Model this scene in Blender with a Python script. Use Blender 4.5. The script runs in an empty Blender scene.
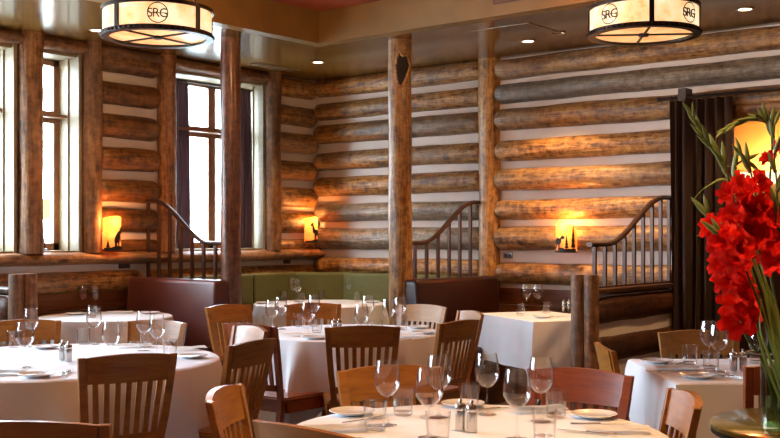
import bpy, bmesh, math, random
from mathutils import Vector, Matrix, noise
random.seed(7)
C = bpy.context.scene.collection
PI = math.pi

# ---------------------------------------------------------------- camera
TH = math.radians(39.05)
CX, CY, EYE, F = 7.53, -8.06, 1.38, 1060.0
ct, st = math.cos(TH), math.sin(TH)
cam = bpy.data.cameras.new('camera'); co = bpy.data.objects.new('camera', cam); C.objects.link(co)
co.location = (CX, CY, EYE); co.rotation_euler = (PI/2, 0, TH)
cam.sensor_width = 36; cam.lens = F/780*36; cam.shift_y = 17/780; cam.clip_start = .05
bpy.context.scene.camera = co
def W(X, Y, z=0.0):            # floor plan seen from the viewing point -> world
    return Vector((CX + X*ct - Y*st, CY + X*st + Y*ct, z))
def PD(px, d, z=0.0): return W((px-390)/F*d, d, z)
def TP(px, py, z=.762):        # point of a horizontal plane at height z
    d = F*(EYE-z)/(py-236); return W((px-390)/F*d, d, z)
def HD(phi): return TH*-1 + 0 + math.radians(phi)    # heading helper (see face())
def face(phi):                 # rotation about z so that local +Y points along heading phi (0 = away from viewer, + = right)
    return TH - math.radians(phi)

# ---------------------------------------------------------------- world, sun, exposure
sc = bpy.context.scene
sc.view_settings.view_transform = 'Standard'; sc.view_settings.look = 'None'
sc.view_settings.gamma = 1; sc.view_settings.use_curve_mapping = False
sc.view_settings.exposure = 0.68
w = bpy.data.worlds.new('sky'); sc.world = w; w.use_nodes = True
bg = w.node_tree.nodes['Background']; bg.inputs['Color'].default_value = (.70, .85, 1, 1); bg.inputs['Strength'].default_value = 21.0
def portal(name, y0, y1, z0, z1):
    l = bpy.data.lights.new(name, 'AREA'); l.shape = 'RECTANGLE'; l.size = y1-y0; l.size_y = z1-z0
    l.cycles.is_portal = True
    o = bpy.data.objects.new(name, l); C.objects.link(o); o.location = (-.32, (y0+y1)/2, (z0+z1)/2)
    o.rotation_euler = (PI/2, 0, -PI/2)
    return o
WINS = [(-4.45, -3.46, 1.24, 2.88), (-3.36, -2.87, 1.24, 2.88), (-1.91, -.77, 1.24, 2.88), (-6.9, -4.8, 1.24, 2.88), (-9.9, -7.2, 1.24, 2.88)]
for i, q in enumerate(WINS): portal('window_light_portal', *q)
def spot(loc, power, col=(1, .62, .30), size=95, blend=.6, rad=.05, parent=None, name='lamp_light'):
    l = bpy.data.lights.new(name, 'SPOT'); l.energy = power; l.color = col; l.spot_size = math.radians(size); l.spot_blend = blend; l.shadow_soft_size = rad
    o = bpy.data.objects.new(name, l); C.objects.link(o); o.location = loc
    if parent: o.parent = parent
    return o
def point(loc, power, col=(1, .55, .22), rad=.03, parent=None, name='lamp_light'):
    l = bpy.data.lights.new(name, 'POINT'); l.energy = power; l.color = col; l.shadow_soft_size = rad
    o = bpy.data.objects.new(name, l); C.objects.link(o); o.location = loc
    if parent: o.parent = parent
    return o

# ---------------------------------------------------------------- materials
def newmat(name):
    m = bpy.data.materials.new(name); m.use_nodes = True
    nt = m.node_tree; b = nt.nodes['Principled BSDF']; return m, nt, b
def simple(name, col, rough=.5, metal=0, coat=0, emit=None, es=0, spec=None, nscale=None, namt=.15, bump=0, sheen=0):
    m, nt, b = newmat(name)
    b.inputs['Base Color'].default_value = (*col, 1); b.inputs['Roughness'].default_value = rough; b.inputs['Metallic'].default_value = metal
    b.inputs['Coat Weight'].default_value = coat; b.inputs['Coat Roughness'].default_value = .12
    if sheen: b.inputs['Sheen Weight'].default_value = sheen
    if spec is not None: b.inputs['Specular IOR Level'].default_value = spec
    if emit: b.inputs['Emission Color'].default_value = (*emit, 1); b.inputs['Emission Strength'].default_value = es
    if nscale:
        tc = nt.nodes.new('ShaderNodeTexCoord'); n = nt.nodes.new('ShaderNodeTexNoise'); n.inputs['Scale'].default_value = nscale; n.inputs['Detail'].default_value = 5
        nt.links.new(tc.outputs['Object'], n.inputs['Vector'])
        mx = nt.nodes.new('ShaderNodeMix'); mx.data_type = 'RGBA'
        nt.links.new(n.outputs['Fac'], mx.inputs['Factor'])
        mx.inputs['A'].default_value = (*[max(0, c*(1-namt)) for c in col], 1); mx.inputs['B'].default_value = (*[min(1, c*(1+namt)) for c in col], 1)
        nt.links.new(mx.outputs['Result'], b.inputs['Base Color'])
        if bump:
            bp = nt.nodes.new('ShaderNodeBump'); bp.inputs['Strength'].default_value = bump; bp.inputs['Distance'].default_value = .01
            nt.links.new(n.outputs['Fac'], bp.inputs['Height']); nt.links.new(bp.outputs['Normal'], b.inputs['Normal'])
    return m
def wood(name, stops, rough=.45, stretch=(1.6, 16, 16), coat=0, greymix=0, knots=True, bump=.5, rnd=1.0, grey=(.20, .16, .13)):
    """grain runs along local X; every object shifts the pattern"""
    m, nt, b = newmat(name); N = nt.nodes; L = nt.links
    tc = N.new('ShaderNodeTexCoord'); oi = N.new('ShaderNodeObjectInfo')
    ad = N.new('ShaderNodeVectorMath'); ad.operation = 'ADD'
    sc_ = N.new('ShaderNodeVectorMath'); sc_.operation = 'SCALE'; cx = N.new('ShaderNodeCombineXYZ')
    for i in range(3): L.new(oi.outputs['Random'], cx.inputs[i])
    L.new(cx.outputs[0], sc_.inputs[0]); sc_.inputs['Scale'].default_value = 37
    L.new(tc.outputs['Object'], ad.inputs[0]); L.new(sc_.outputs[0], ad.inputs[1])
    mp = N.new('ShaderNodeMapping'); mp.inputs['Scale'].default_value = stretch; L.new(ad.outputs[0], mp.inputs['Vector'])
    n1 = N.new('ShaderNodeTexNoise'); n1.inputs['Scale'].default_value = 1; n1.inputs['Detail'].default_value = 7; n1.inputs['Roughness'].default_value = .65; n1.inputs['Distortion'].default_value = .6
    L.new(mp.outputs[0], n1.inputs['Vector'])
    mp2 = N.new('ShaderNodeMapping'); mp2.inputs['Scale'].default_value = (stretch[0]*3, stretch[1]*3.4, stretch[2]*3.4); L.new(ad.outputs[0], mp2.inputs['Vector'])
    n2 = N.new('ShaderNodeTexNoise'); n2.inputs['Scale'].default_value = 1; n2.inputs['Detail'].default_value = 4; L.new(mp2.outputs[0], n2.inputs['Vector'])
    mm = N.new('ShaderNodeMath'); mm.operation = 'MULTIPLY_ADD'; mm.inputs[1].default_value = .45; L.new(n2.outputs['Fac'], mm.inputs[0])
    m3 = N.new('ShaderNodeMath'); m3.operation = 'MULTIPLY'; m3.inputs[1].default_value = .6; L.new(n1.outputs['Fac'], m3.inputs[0]); L.new(m3.outputs[0], mm.inputs[2])
    if knots:
        n5 = N.new('ShaderNodeTexNoise'); n5.inputs['Scale'].default_value = 17; n5.inputs['Detail'].default_value = 5; n5.inputs['Roughness'].default_value = .7; L.new(ad.outputs[0], n5.inputs['Vector'])
        m5 = N.new('ShaderNodeMath'); m5.operation = 'MULTIPLY_ADD'; m5.inputs[1].default_value = .75; m5.inputs[2].default_value = -.375; L.new(n5.outputs['Fac'], m5.inputs[0])
        m6 = N.new('ShaderNodeMath'); m6.operation = 'ADD'; L.new(mm.outputs[0], m6.inputs[0]); L.new(m5.outputs[0], m6.inputs[1]); mm = m6
    cr = N.new('ShaderNodeValToRGB'); e = cr.color_ramp.elements
    for i, (p, c) in enumerate(stops):
        el = e[i] if i < 2 else e.new(p)
        el.position = p; el.color = (*c, 1)
    L.new(mm.outputs[0], cr.inputs['Fac']); out = cr.outputs['Color']
    if greymix:
        n3 = N.new('ShaderNodeTexNoise'); n3.inputs['Scale'].default_value = .9; n3.inputs['Detail'].default_value = 3; L.new(ad.outputs[0], n3.inputs['Vector'])
        g = N.new('ShaderNodeMapRange'); g.inputs['From Min'].default_value = .42; g.inputs['From Max'].default_value = .62; g.inputs['To Max'].default_value = greymix
        L.new(n3.outputs['Fac'], g.inputs['Value'])
        mx = N.new('ShaderNodeMix'); mx.data_type = 'RGBA'; L.new(g.outputs[0], mx.inputs['Factor']); L.new(out, mx.inputs['A'])
        hs = N.new('ShaderNodeMix'); hs.data_type = 'RGBA'; hs.inputs['A'].default_value = (*[c*.5 for c in grey], 1); hs.inputs['B'].default_value = (*[c*1.7 for c in grey], 1)
        L.new(mm.outputs[0], hs.inputs['Factor']); L.new(hs.outputs['Result'], mx.inputs['B']); out = mx.outputs['Result']
    if knots:
        mp4 = N.new('ShaderNodeMapping'); mp4.inputs['Scale'].default_value = (2.6, 5, 5); L.new(ad.outputs[0], mp4.inputs['Vector'])
        v = N.new('ShaderNodeTexVoronoi'); v.inputs['Scale'].default_value = 1; L.new(mp4.outputs[0], v.inputs['Vector'])
        k = N.new('ShaderNodeMapRange'); k.inputs['From Min'].default_value = .06; k.inputs['From Max'].default_value = .16; k.inputs['To Min'].default_value = .8; k.inputs['To Max'].default_value = 0
        L.new(v.outputs['Distance'], k.inputs['Value'])
        mx = N.new('ShaderNodeMix'); mx.data_type = 'RGBA'; L.new(k.outputs[0], mx.inputs['Factor']); L.new(out, mx.inputs['A']); mx.inputs['B'].default_value = (.035, .014, .006, 1); out = mx.outputs['Result']
    if rnd:
        r = N.new('ShaderNodeMapRange'); r.inputs['To Min'].default_value = 1-.28*rnd; r.inputs['To Max'].default_value = 1+.28*rnd; L.new(oi.outputs['Random'], r.inputs['Value'])
        h = N.new('ShaderNodeHueSaturation'); L.new(r.outputs[0], h.inputs['Value']); L.new(out, h.inputs['Color']); out = h.outputs['Color']
    L.new(out, b.inputs['Base Color'])
    b.inputs['Roughness'].default_value = rough; b.inputs['Coat Weight'].default_value = coat; b.inputs['Coat Roughness'].default_value = .22
    if bump:
        bp = N.new('ShaderNodeBump'); bp.inputs['Strength'].default_value = bump; bp.inputs['Distance'].default_value = .012
        L.new(mm.outputs[0], bp.inputs['Height']); L.new(bp.outputs['Normal'], b.inputs['Normal'])
    return m
def glassmat(name, tint=(1, 1, 1), refl=.55, base=.04):
    m = bpy.data.materials.new(name); m.use_nodes = True; nt = m.node_tree; N = nt.nodes; L = nt.links; N.clear()
    o = N.new('ShaderNodeOutputMaterial'); t = N.new('ShaderNodeBsdfTransparent'); g = N.new('ShaderNodeBsdfGlossy'); mx = N.new('ShaderNodeMixShader')
    t.inputs['Color'].default_value = (*tint, 1); g.inputs['Roughness'].default_value = .03
    lw = N.new('ShaderNodeLayerWeight'); lw.inputs['Blend'].default_value = .5
    p = N.new('ShaderNodeMath'); p.operation = 'POWER'; p.inputs[1].default_value = 3.0; L.new(lw.outputs['Facing'], p.inputs[0])
    e4 = N.new('ShaderNodeMath'); e4.operation = 'POWER'; e4.inputs[1].default_value = 4.0; L.new(lw.outputs['Facing'], e4.inputs[0])
    tm = N.new('ShaderNodeMix'); tm.data_type = 'RGBA'; tm.inputs['A'].default_value = (*tint, 1); tm.inputs['B'].default_value = (*[c*.82 for c in tint], 1)
    L.new(e4.outputs[0], tm.inputs['Factor']); L.new(tm.outputs['Result'], t.inputs['Color'])
    r = N.new('ShaderNodeMath'); r.operation = 'MULTIPLY_ADD'; r.inputs[1].default_value = refl; r.inputs[2].default_value = base; L.new(p.outputs[0], r.inputs[0])
    L.new(r.outputs[0], mx.inputs['Fac']); L.new(t.outputs[0], mx.inputs[1]); L.new(g.outputs[0], mx.inputs[2]); L.new(mx.outputs[0], o.inputs['Surface'])
    return m
def mica(name, strength, c1=(1, .52, .17), c2=(1, .80, .45), scale=14):
    m, nt, b = newmat(name); N = nt.nodes; L = nt.links
    tc = N.new('ShaderNodeTexCoord'); n = N.new('ShaderNodeTexNoise'); n.inputs['Scale'].default_value = scale; n.inputs['Detail'].default_value = 6; n.inputs['Roughness'].default_value = .65
    L.new(tc.outputs['Object'], n.inputs['Vector'])
    cr = N.new('ShaderNodeValToRGB'); cr.color_ramp.elements[0].position = .35; cr.color_ramp.elements[0].color = (*c1, 1); cr.color_ramp.elements[1].position = .62; cr.color_ramp.elements[1].color = (*c2, 1)
    L.new(n.outputs['Fac'], cr.inputs['Fac']); L.new(cr.outputs[0], b.inputs['Base Color']); L.new(cr.outputs[0], b.inputs['Emission Color'])
    b.inputs['Emission Strength'].default_value = strength; b.inputs['Roughness'].default_value = .35
    return m
M = {}
M['log'] = wood('log_wood', [(.30, (.026, .009, .002)), (.43, (.16, .060, .012)), (.54, (.38, .17, .038)), (.74, (.62, .36, .12))], rough=.42, greymix=.5, coat=.15, grey=(.15, .12, .09), stretch=(2.2, 26, 26), bump=.8)
M['log_grey'] = wood('weathered_grey_log_wood', [(.28, (.03, .018, .010)), (.42, (.13, .085, .05)), (.54, (.24, .18, .12)), (.74, (.42, .34, .25))], rough=.42, greymix=.6, coat=.15, grey=(.15, .14, .125), stretch=(2.2, 26, 26), bump=.8)
M['log_dark'] = wood('dark_log_wood', [(.30, (.022, .007, .002)), (.44, (.12, .042, .009)), (.58, (.26, .10, .022)), (.8, (.40, .19, .06))], rough=.45, greymix=.4, grey=(.12, .09, .065))
M['log_shaded'] = wood('shaded_log_wood', [(.30, (.012, .004, .002)), (.45, (.045, .014, .005)), (.6, (.10, .033, .010)), (.8, (.16, .06, .02))], rough=.45, greymix=.2, grey=(.06, .045, .035))  # half-wall log wood, darkened in colour to carry the shade there
M['pillar'] = wood('pillar_wood', [(.29, (.04, .013, .003)), (.42, (.19, .075, .014)), (.55, (.42, .19, .04)), (.76, (.60, .36, .13))], rough=.36, stretch=(2.2, 24, 24), greymix=.25, coat=.25)
M['pillar_dark'] = wood('dark_pillar_wood', [(.30, (.022, .006, .003)), (.44, (.10, .03, .012)), (.58, (.20, .07, .03)), (.8, (.30, .14, .08))], rough=.28, greymix=.35, coat=.5)
M['post'] = wood('post_wood', [(.28, (.03, .011, .004)), (.44, (.16, .060, .018)), (.58, (.32, .135, .042)), (.8, (.48, .28, .13))], rough=.5, greymix=.45, grey=(.17, .125, .10))
M['plank'] = wood('plank_wood', [(.3, (.08, .022, .005)), (.5, (.19, .062, .014)), (.8, (.28, .11, .03))], rough=.4, stretch=(1.2, 14, 14), knots=False)
M['chair'] = wood('chair_wood', [(.3, (.17, .055, .005)), (.5, (.33, .115, .011)), (.8, (.46, .18, .024))], rough=.38, stretch=(2, 22, 22), coat=.38, knots=False, bump=.05, rnd=.35)
M['chair_red'] = wood('red_chair_wood', [(.3, (.11, .018, .003)), (.5, (.22, .042, .006)), (.8, (.31, .07, .012))], rough=.38, stretch=(2, 22, 22), coat=.38, knots=False, bump=.05, rnd=.3)
M['chair_pale'] = wood('pale_chair_wood', [(.3, (.30, .125, .025)), (.5, (.38, .17, .035)), (.8, (.50, .25, .065))], rough=.45, stretch=(2, 22, 22), coat=.1, knots=False, bump=.05, rnd=.3)
M['chink'] = simple('plaster_chinking', (.76, .66, .59), .8, nscale=6, namt=.08, bump=.1)
M['cream'] = wood('cream_jamb', [(.3, (.20, .145, .075)), (.5, (.26, .195, .11)), (.8, (.33, .255, .155))], rough=.5, stretch=(1.5, 1.5, 20), knots=False, bump=.1, rnd=.2)
M['frame'] = wood('window_frame_wood', [(.3, (.14, .06, .025)), (.5, (.24, .11, .05)), (.8, (.32, .17, .08))], rough=.4, knots=False, bump=.1, rnd=.2)
M['ceil'] = simple('brown_lacquered_ceiling', (.16, .082, .016), .25, nscale=2.2, namt=.35, coat=.5)
M['tray'] = simple('gold_brown_plaster', (.22, .12, .028), .45, nscale=3.5, namt=.4)
M['red'] = simple('terracotta_ceiling', (.42, .085, .03), .5, nscale=3, namt=.2)
M['cloth'] = simple('white_cloth', (.80, .81, .86), .85, nscale=60, namt=.02, sheen=.2)
nt = M['cloth'].node_tree; b_ = nt.nodes['Principled BSDF']; n_ = nt.nodes.new('ShaderNodeTexNoise'); n_.inputs['Scale'].default_value = 3.2; n_.inputs['Detail'].default_value = 1; n_.inputs['Distortion'].default_value = .5
tc_ = nt.nodes.new('ShaderNodeTexCoord'); nt.links.new(tc_.outputs['Object'], n_.inputs['Vector']); bp_ = nt.nodes.new('ShaderNodeBump'); bp_.inputs['Strength'].default_value = .5; bp_.inputs['Distance'].default_value = .05
nt.links.new(n_.outputs['Fac'], bp_.inputs['Height']); nt.links.new(bp_.outputs['Normal'], b_.inputs['Normal'])
M['napkin'] = simple('napkin_cloth', (.86, .83, .80), .9, nscale=80, namt=.03)
M['iron'] = simple('dark_iron', (.035, .022, .018), .38, metal=.6)
M['bronze'] = simple('bronze_lamp_iron', (.03, .018, .012), .4, metal=.5)
M['rail'] = simple('brown_painted_iron', (.10, .05, .038), .28, metal=.5)
M['leather'] = simple('oxblood_leather', (.12, .036, .030), .33, nscale=7, namt=.12, bump=.25)
M['leather_red'] = simple('red_brown_leather', (.032, .008, .005), .34, nscale=25, namt=.12, bump=.08)
M['green'] = simple('olive_green_upholstery', (.10, .096, .018), .7, nscale=40, namt=.2, bump=.1)
M['curtain'] = simple('aubergine_curtain', (.075, .030, .032), .75, nscale=50, namt=.15, sheen=.3)
M['curtain_brown'] = simple('brown_curtain', (.05, .018, .010), .8, nscale=50, namt=.15, sheen=.2)
M['steel'] = simple('brushed_steel', (.62, .60, .58), .24, metal=1)
M['china'] = simple('white_china', (.82, .84, .87), .12, coat=.5)
M['glass'] = glassmat('clear_glass', (1, 1, 1), .9, .055)
M['pane'] = glassmat('window_pane', (.97, .985, .98), .5, .03)
M['vase'] = glassmat('vase_glass', (.80, .90, .82), .7, .06)
M['topglass'] = simple('bronze_glass_top', (.30, .25, .08), .12, metal=.5, coat=.5)
M['water'] = glassmat('vase_water', (.78, .90, .80), .2, .03)
M['carpet'] = simple('carpet', (.13, .10, .085), .95, nscale=70, namt=.7, bump=.3)
M['plate_metal'] = simple('dark_outlet_plate', (.05, .025, .02), .4)
M['grey_plate'] = simple('grey_switch_plate', (.25, .24, .23), .3, metal=.4)
M['black'] = simple('black_silhouette', (.012, .008, .006), .5)
M['mica_lamp'] = mica('mica_lamp_shade', .72, (1, .46, .15), (1, .80, .50), 9)
M['mica_bottom'] = mica('mica_lamp_diffuser', .60, (1, .34, .08), (1, .64, .28), 5)
M['mica_sconce'] = mica('mica_sconce_shade', .6, (1, .20, .02), (1, .46, .12), 16)
def add_translucent(m, col, fac):
    nt = m.node_tree; N = nt.nodes; L = nt.links; b = N['Principled BSDF']; o = [n for n in N if n.type == 'OUTPUT_MATERIAL'][0]
    t = N.new('ShaderNodeBsdfTranslucent'); t.inputs['Color'].default_value = (*col, 1); mx = N.new('ShaderNodeMixShader'); mx.inputs[0].default_value = fac
    L.new(b.outputs[0], mx.inputs[1]); L.new(t.outputs[0], mx.inputs[2]); L.new(mx.outputs[0], o.inputs['Surface'])
add_translucent(M['mica_sconce'], (.95, .50, .14), .6)
M['spot'] = simple('lit_lens', (1, .9, .7), .3, emit=(1, .83, .58), es=9)
M['trim'] = simple('bronze_trim', (.16, .09, .04), .35, metal=.4)
M['grille'] = simple('dark_red_grille', (.11, .03, .015), .5)
M['charred'] = simple('dark_knot_hollow', (.018, .014, .012), .7, nscale=30, namt=.5, bump=.6)
M['amber'] = simple('amber_painted_wall', (.66, .38, .12), .7, nscale=3, namt=.15)
M['bowl'] = mica('alabaster_lamp_bowl', 1.1, (1, .66, .28), (1, .86, .55), 10)
M['petal'] = simple('red_petal', (1, .016, .006), .7, spec=.15, nscale=25, namt=.35)
M['petal'].node_tree.nodes['Principled BSDF'].inputs['Subsurface Weight'].default_value = .15
add_translucent(M['petal'], (1, .02, .008), .4)
M['bud'] = simple('green_bud', (.16, .20, .045), .45, nscale=30, namt=.3)
M['leafy'] = simple('green_leaf', (.28, .33, .06), .4, nscale=20, namt=.35)
M['stem'] = simple('green_stem', (.08, .13, .03), .4, nscale=30, namt=.3)
M['snow'] = simple('pale_ground', (.70, .72, .70), .8, nscale=.5, namt=.1)
M['house'] = simple('pale_house_wall', (.08, .11, .13), .8, nscale=.6, namt=.1)
M['houseroof'] = simple('blue_grey_roof', (.035, .05, .065), .8, nscale=2, namt=.1)
M['pine'] = simple('pine_green', (.010, .022, .016), .8, nscale=6, namt=.4)
M['shade'] = simple('cream_lampshade', (.80, .62, .34), .6, emit=(1, .72, .36), es=.9)

# ---------------------------------------------------------------- helpers
def obj(name, bm, mat, parent=None, smooth=True, loc=None, rot=None):
    me = bpy.data.meshes.new(name)
    bmesh.ops.recalc_face_normals(bm, faces=bm.faces)
    bm.to_mesh(me); bm.free(); me.materials.append(mat)
    if smooth:
        for p in me.polygons: p.use_smooth = True
        if hasattr(me, 'set_sharp_from_angle'): me.set_sharp_from_angle(angle=math.radians(38))
    o = bpy.data.objects.new(name, me); C.objects.link(o)
    if parent: o.parent = parent
    if loc is not None: o.location = loc
    if rot is not None: o.rotation_euler = rot
    return o
def tag(o, label, cat, group=None):
    o['label'] = label; o['category'] = cat
    if group: o['group'] = group
    return o
def thing(name, label, cat, loc=(0, 0, 0), rz=0, group=None):
    o = bpy.data.objects.new(name, None); C.objects.link(o); o.empty_display_size = .1
    o.location = loc; o.rotation_euler = (0, 0, rz); return tag(o, label, cat, group)
def struct(o, label=None):
    o['kind'] = 'structure'
    if label: o['label'] = label; 
    return o
def dup(root, loc, rz, label, group=None, mats=None):
    r = root.copy(); C.objects.link(r); r.location = loc; r.rotation_euler = (0, 0, rz); r['label'] = label
    if group: r['group'] = group
    for ch in list(root.children):
        c = ch.copy(); C.objects.link(c); c.parent = r
        if mats and c.type == 'MESH':
            c.material_slots[0].link = 'OBJECT'; c.material_slots[0].material = mats
        for g in list(ch.children):
            d = g.copy(); C.objects.link(d); d.parent = c
    return r
def box(bm, x0, x1, y0, y1, z0, z1, bev=0, mtx=None):
    r = bmesh.ops.create_cube(bm, size=1); vs = r['verts']
    for v in vs: v.co = Vector(((x0+x1)/2 + v.co.x*(x1-x0), (y0+y1)/2 + v.co.y*(y1-y0), (z0+z1)/2 + v.co.z*(z1-z0)))
    if bev:
        es = list({e for v in vs for e in v.link_edges}); rr = bmesh.ops.bevel(bm, geom=es, offset=bev, segments=2, affect='EDGES', profile=.5)
        vs = list({v for f in rr['faces'] for v in f.verts} | {v for v in vs if v.is_valid})
    if mtx: bmesh.ops.transform(bm, matrix=mtx, verts=[v for v in vs if v.is_valid])
    return bm
def B(*a, **k): return box(bmesh.new(), *a, **k)
def lathe(profile, seg=24, bm=None, closed=False):
    bm = bm or bmesh.new(); rings = []
    for r, z in profile:
        if r < 1e-5: rings.append([bm.verts.new((0, 0, z))])
        else: rings.append([bm.verts.new((r*math.cos(2*PI*i/seg), r*math.sin(2*PI*i/seg), z)) for i in range(seg)])
    for a, b in zip(rings, rings[1:]):
        for i in range(seg):
            j = (i+1) % seg
            if len(a) == 1 and len(b) == 1: continue
            if len(a) == 1: bm.faces.new((a[0], b[i], b[j]))
            elif len(b) == 1: bm.faces.new((a[i], a[j], b[0]))
            else: bm.faces.new((a[i], a[j], b[j], b[i]))
    return bm
def tube(pts, radii, seg=8, bm=None, caps=True, flat=1.0):
    bm = bm or bmesh.new(); pts = [Vector(p) for p in pts]
    if not hasattr(radii, '__len__'): radii = [radii]*len(pts)
    rings = []; up = None
    for i, p in enumerate(pts):
        d = (pts[min(i+1, len(pts)-1)] - pts[max(i-1, 0)]).normalized()
        if up is None: up = Vector((0, 0, 1)) if abs(d.z) < .9 else Vector((1, 0, 0))
        s = d.cross(up).normalized(); up = s.cross(d).normalized()
        rings.append([bm.verts.new(p + (s*math.cos(2*PI*k/seg) + up*flat*math.sin(2*PI*k/seg))*radii[i]) for k in range(seg)])
    for a, b in zip(rings, rings[1:]):
        for k in range(seg): bm.faces.new((a[k], a[(k+1) % seg], b[(k+1) % seg], b[k]))
    if caps:
        bm.faces.new(rings[0]); bm.faces.new(rings[-1][::-1])
    return bm
def smooth_path(pts, n=6):
    P = [Vector(p) for p in pts]; out = []
    for i in range(len(P)-1):
        p0 = P[max(i-1, 0)]; p1 = P[i]; p2 = P[i+1]; p3 = P[min(i+2, len(P)-1)]
        for k in range(n):
            t = k/n
            out.append(.5*((2*p1) + (p2-p0)*t + (2*p0-5*p1+4*p2-p3)*t*t + (3*p1-p0-3*p2+p3)*t**3))
    out.append(P[-1]); return out
def bar(bm, p0, p1, wx, wy, ref=(0, 0, 1), wx2=None, wy2=None):
    """rectangular bar between two points"""
    p0, p1 = Vector(p0), Vector(p1); d = (p1-p0).normalized(); r = Vector(ref)
    s = d.cross(r).normalized(); u = s.cross(d).normalized(); wx2 = wx2 or wx; wy2 = wy2 or wy
    a = [bm.verts.new(p0 + s*x*wx/2 + u*y*wy/2) for x, y in ((-1, -1), (1, -1), (1, 1), (-1, 1))]
    b = [bm.verts.new(p1 + s*x*wx2/2 + u*y*wy2/2) for x, y in ((-1, -1), (1, -1), (1, 1), (-1, 1))]
    for i in range(4): j = (i+1) % 4; bm.faces.new((a[i], a[j], b[j], b[i]))
    bm.faces.new(a[::-1]); bm.faces.new(b); return bm
def extrude_poly(bm, pts, y0, y1):
    """2-D outline in x,z given thickness along y"""
    a = [bm.verts.new((x, y0, z)) for x, z in pts]; b = [bm.verts.new((x, y1, z)) for x, z in pts]
    f = bm.faces.new(a); g = bm.faces.new(b[::-1]); n = len(pts)
    for i in range(n): bm.faces.new((a[i], b[i], b[(i+1) % n], a[(i+1) % n]))
    return bm
def log(p0, p1, r, mat, parent=None, name='log', wob=.09, seg=22, round_ends=True, seed=None, squash=1.0):
    """irregular peeled log; local X runs along it"""
    p0, p1 = Vector(p0), Vector(p1); Lh = (p1-p0).length; bm = bmesh.new(); n = max(8, int(Lh/.07)); sd = random.random()*100 if seed is None else seed
    xs = [(0, .35), (r*.12, .74), (r*.35, .93)] if round_ends else []
    xs += [(a*(Lh-2*r*.6)/n + r*.6, 1) for a in range(n+1)] if round_ends else [(a*Lh/n, 1) for a in range(n+1)]
    if round_ends: xs += [(Lh-r*.35, .93), (Lh-r*.12, .74), (Lh, .35)]
    rings = []
    for x, s in xs:
        cy = .10*r*noise.noise(Vector((x*.9, sd, 3))); cz = .12*r*noise.noise(Vector((x*1.1, sd, 9)))
        ring = []
        for k in range(seg):
            a = 2*PI*k/seg
            q = 1 + wob*noise.noise(Vector((x*2.2+sd, math.cos(a)*1.3, math.sin(a)*1.3+sd))) + .035*noise.noise(Vector((x*9+sd, math.cos(a)*4, math.sin(a)*4)))
            ring.append(bm.verts.new((x, cy + r*s*q*math.cos(a)*squash, cz + r*s*q*math.sin(a))))
        rings.append(ring)
    for a, b in zip(rings, rings[1:]):
        for k in range(seg): bm.faces.new((a[k], a[(k+1) % seg], b[(k+1) % seg], b[k]))
    bm.faces.new(rings[0]); bm.faces.new(rings[-1][::-1])
    d = (p1-p0).normalized(); q = d.to_track_quat('X', 'Z')
    o = obj(name, bm, mat, parent); o.location = p0; o.rotation_euler = q.to_euler(); return o

# ================================================================ STRUCTURE
H = 2.98
# floor
struct(obj('floor', B(-.3, 10.6, -10.6, 1.8, -.12, 0), M['carpet'], smooth=False))
# left wall with window openings
def wall_left():
    bm = bmesh.new(); z0, z1 = 1.24, 2.88
    box(bm, -.30, 0, -10.6, .25, 0, z0); box(bm, -.30, 0, -10.6, .25, z1, 3.35)
    ys = sorted([(a, b) for a, b, _, _ in WINS]); cur = -10.6
    for a, b in ys: box(bm, -.30, 0, cur, a, z0, z1); cur = b
    box(bm, -.30, 0, cur, .25, z0, z1)
    wl = struct(obj('wall_left', bm, M['chink'], smooth=False))
    def lg(y0, y1, z, r, m='log_dark'): return log((.0, y0, z), (.0, y1, z), r, M[m], wl, squash=.95)
    zc = [2.875, 2.595, 2.315, 2.04, 1.765, 1.515, 1.29]; rr = [.098, .100, .103, .098, .098, .103, .06]
    for z, r in zip(zc, rr):
        lg(-2.70, -2.06, z, r); lg(-.64, -.03, z, r, 'log')
    for a, b in ((-4.8, -4.5), (-7.15, -6.95), (-10.5, -9.95)):
        for z, r in zip(zc, rr): lg(a, b, z, r)
    for a, b in ((-10.5, -7.6), (-7.6, -4.06), (-3.94, -2.25), (-2.17, -.03)): lg(a, b, 1.0, .088, 'log_dark' if a > -8 and a < -7.5 else 'log')
    # window sill beam, header beam
    log((.03, -10.5, 1.195), (.03, -.02, 1.195), .052, M['post'], wl, name='sill_beam', round_ends=False, squash=2.2)
    log((.02, -10.5, 2.93), (.02, -.62, 2.93), .055, M['post'], wl, name='header_beam', round_ends=False, squash=1.5)
    for y, r in ((-3.35, .098), (-2.775, .082), (-1.995, .083), (-.68, .088), (-4.65, .1), (-7.05, .12), (-10.05, .1)):
        log((.055, y, 1.24), (.055, y, 2.98), r, M['post'], wl, name='post', round_ends=False)
    for k in range(6):
        bm = B(0, 10.4, -.018, .0, 0, .145, bev=.004)
        o = obj('plank', bm, M['plank'], wl, smooth=False); o.location = (.0, -10.5, .02+k*.15); o.rotation_euler = (0, 0, PI/2)
    return wl
WL = wall_left()
DX0, DX1, DZ = 4.33, 6.3, 2.33
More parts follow.
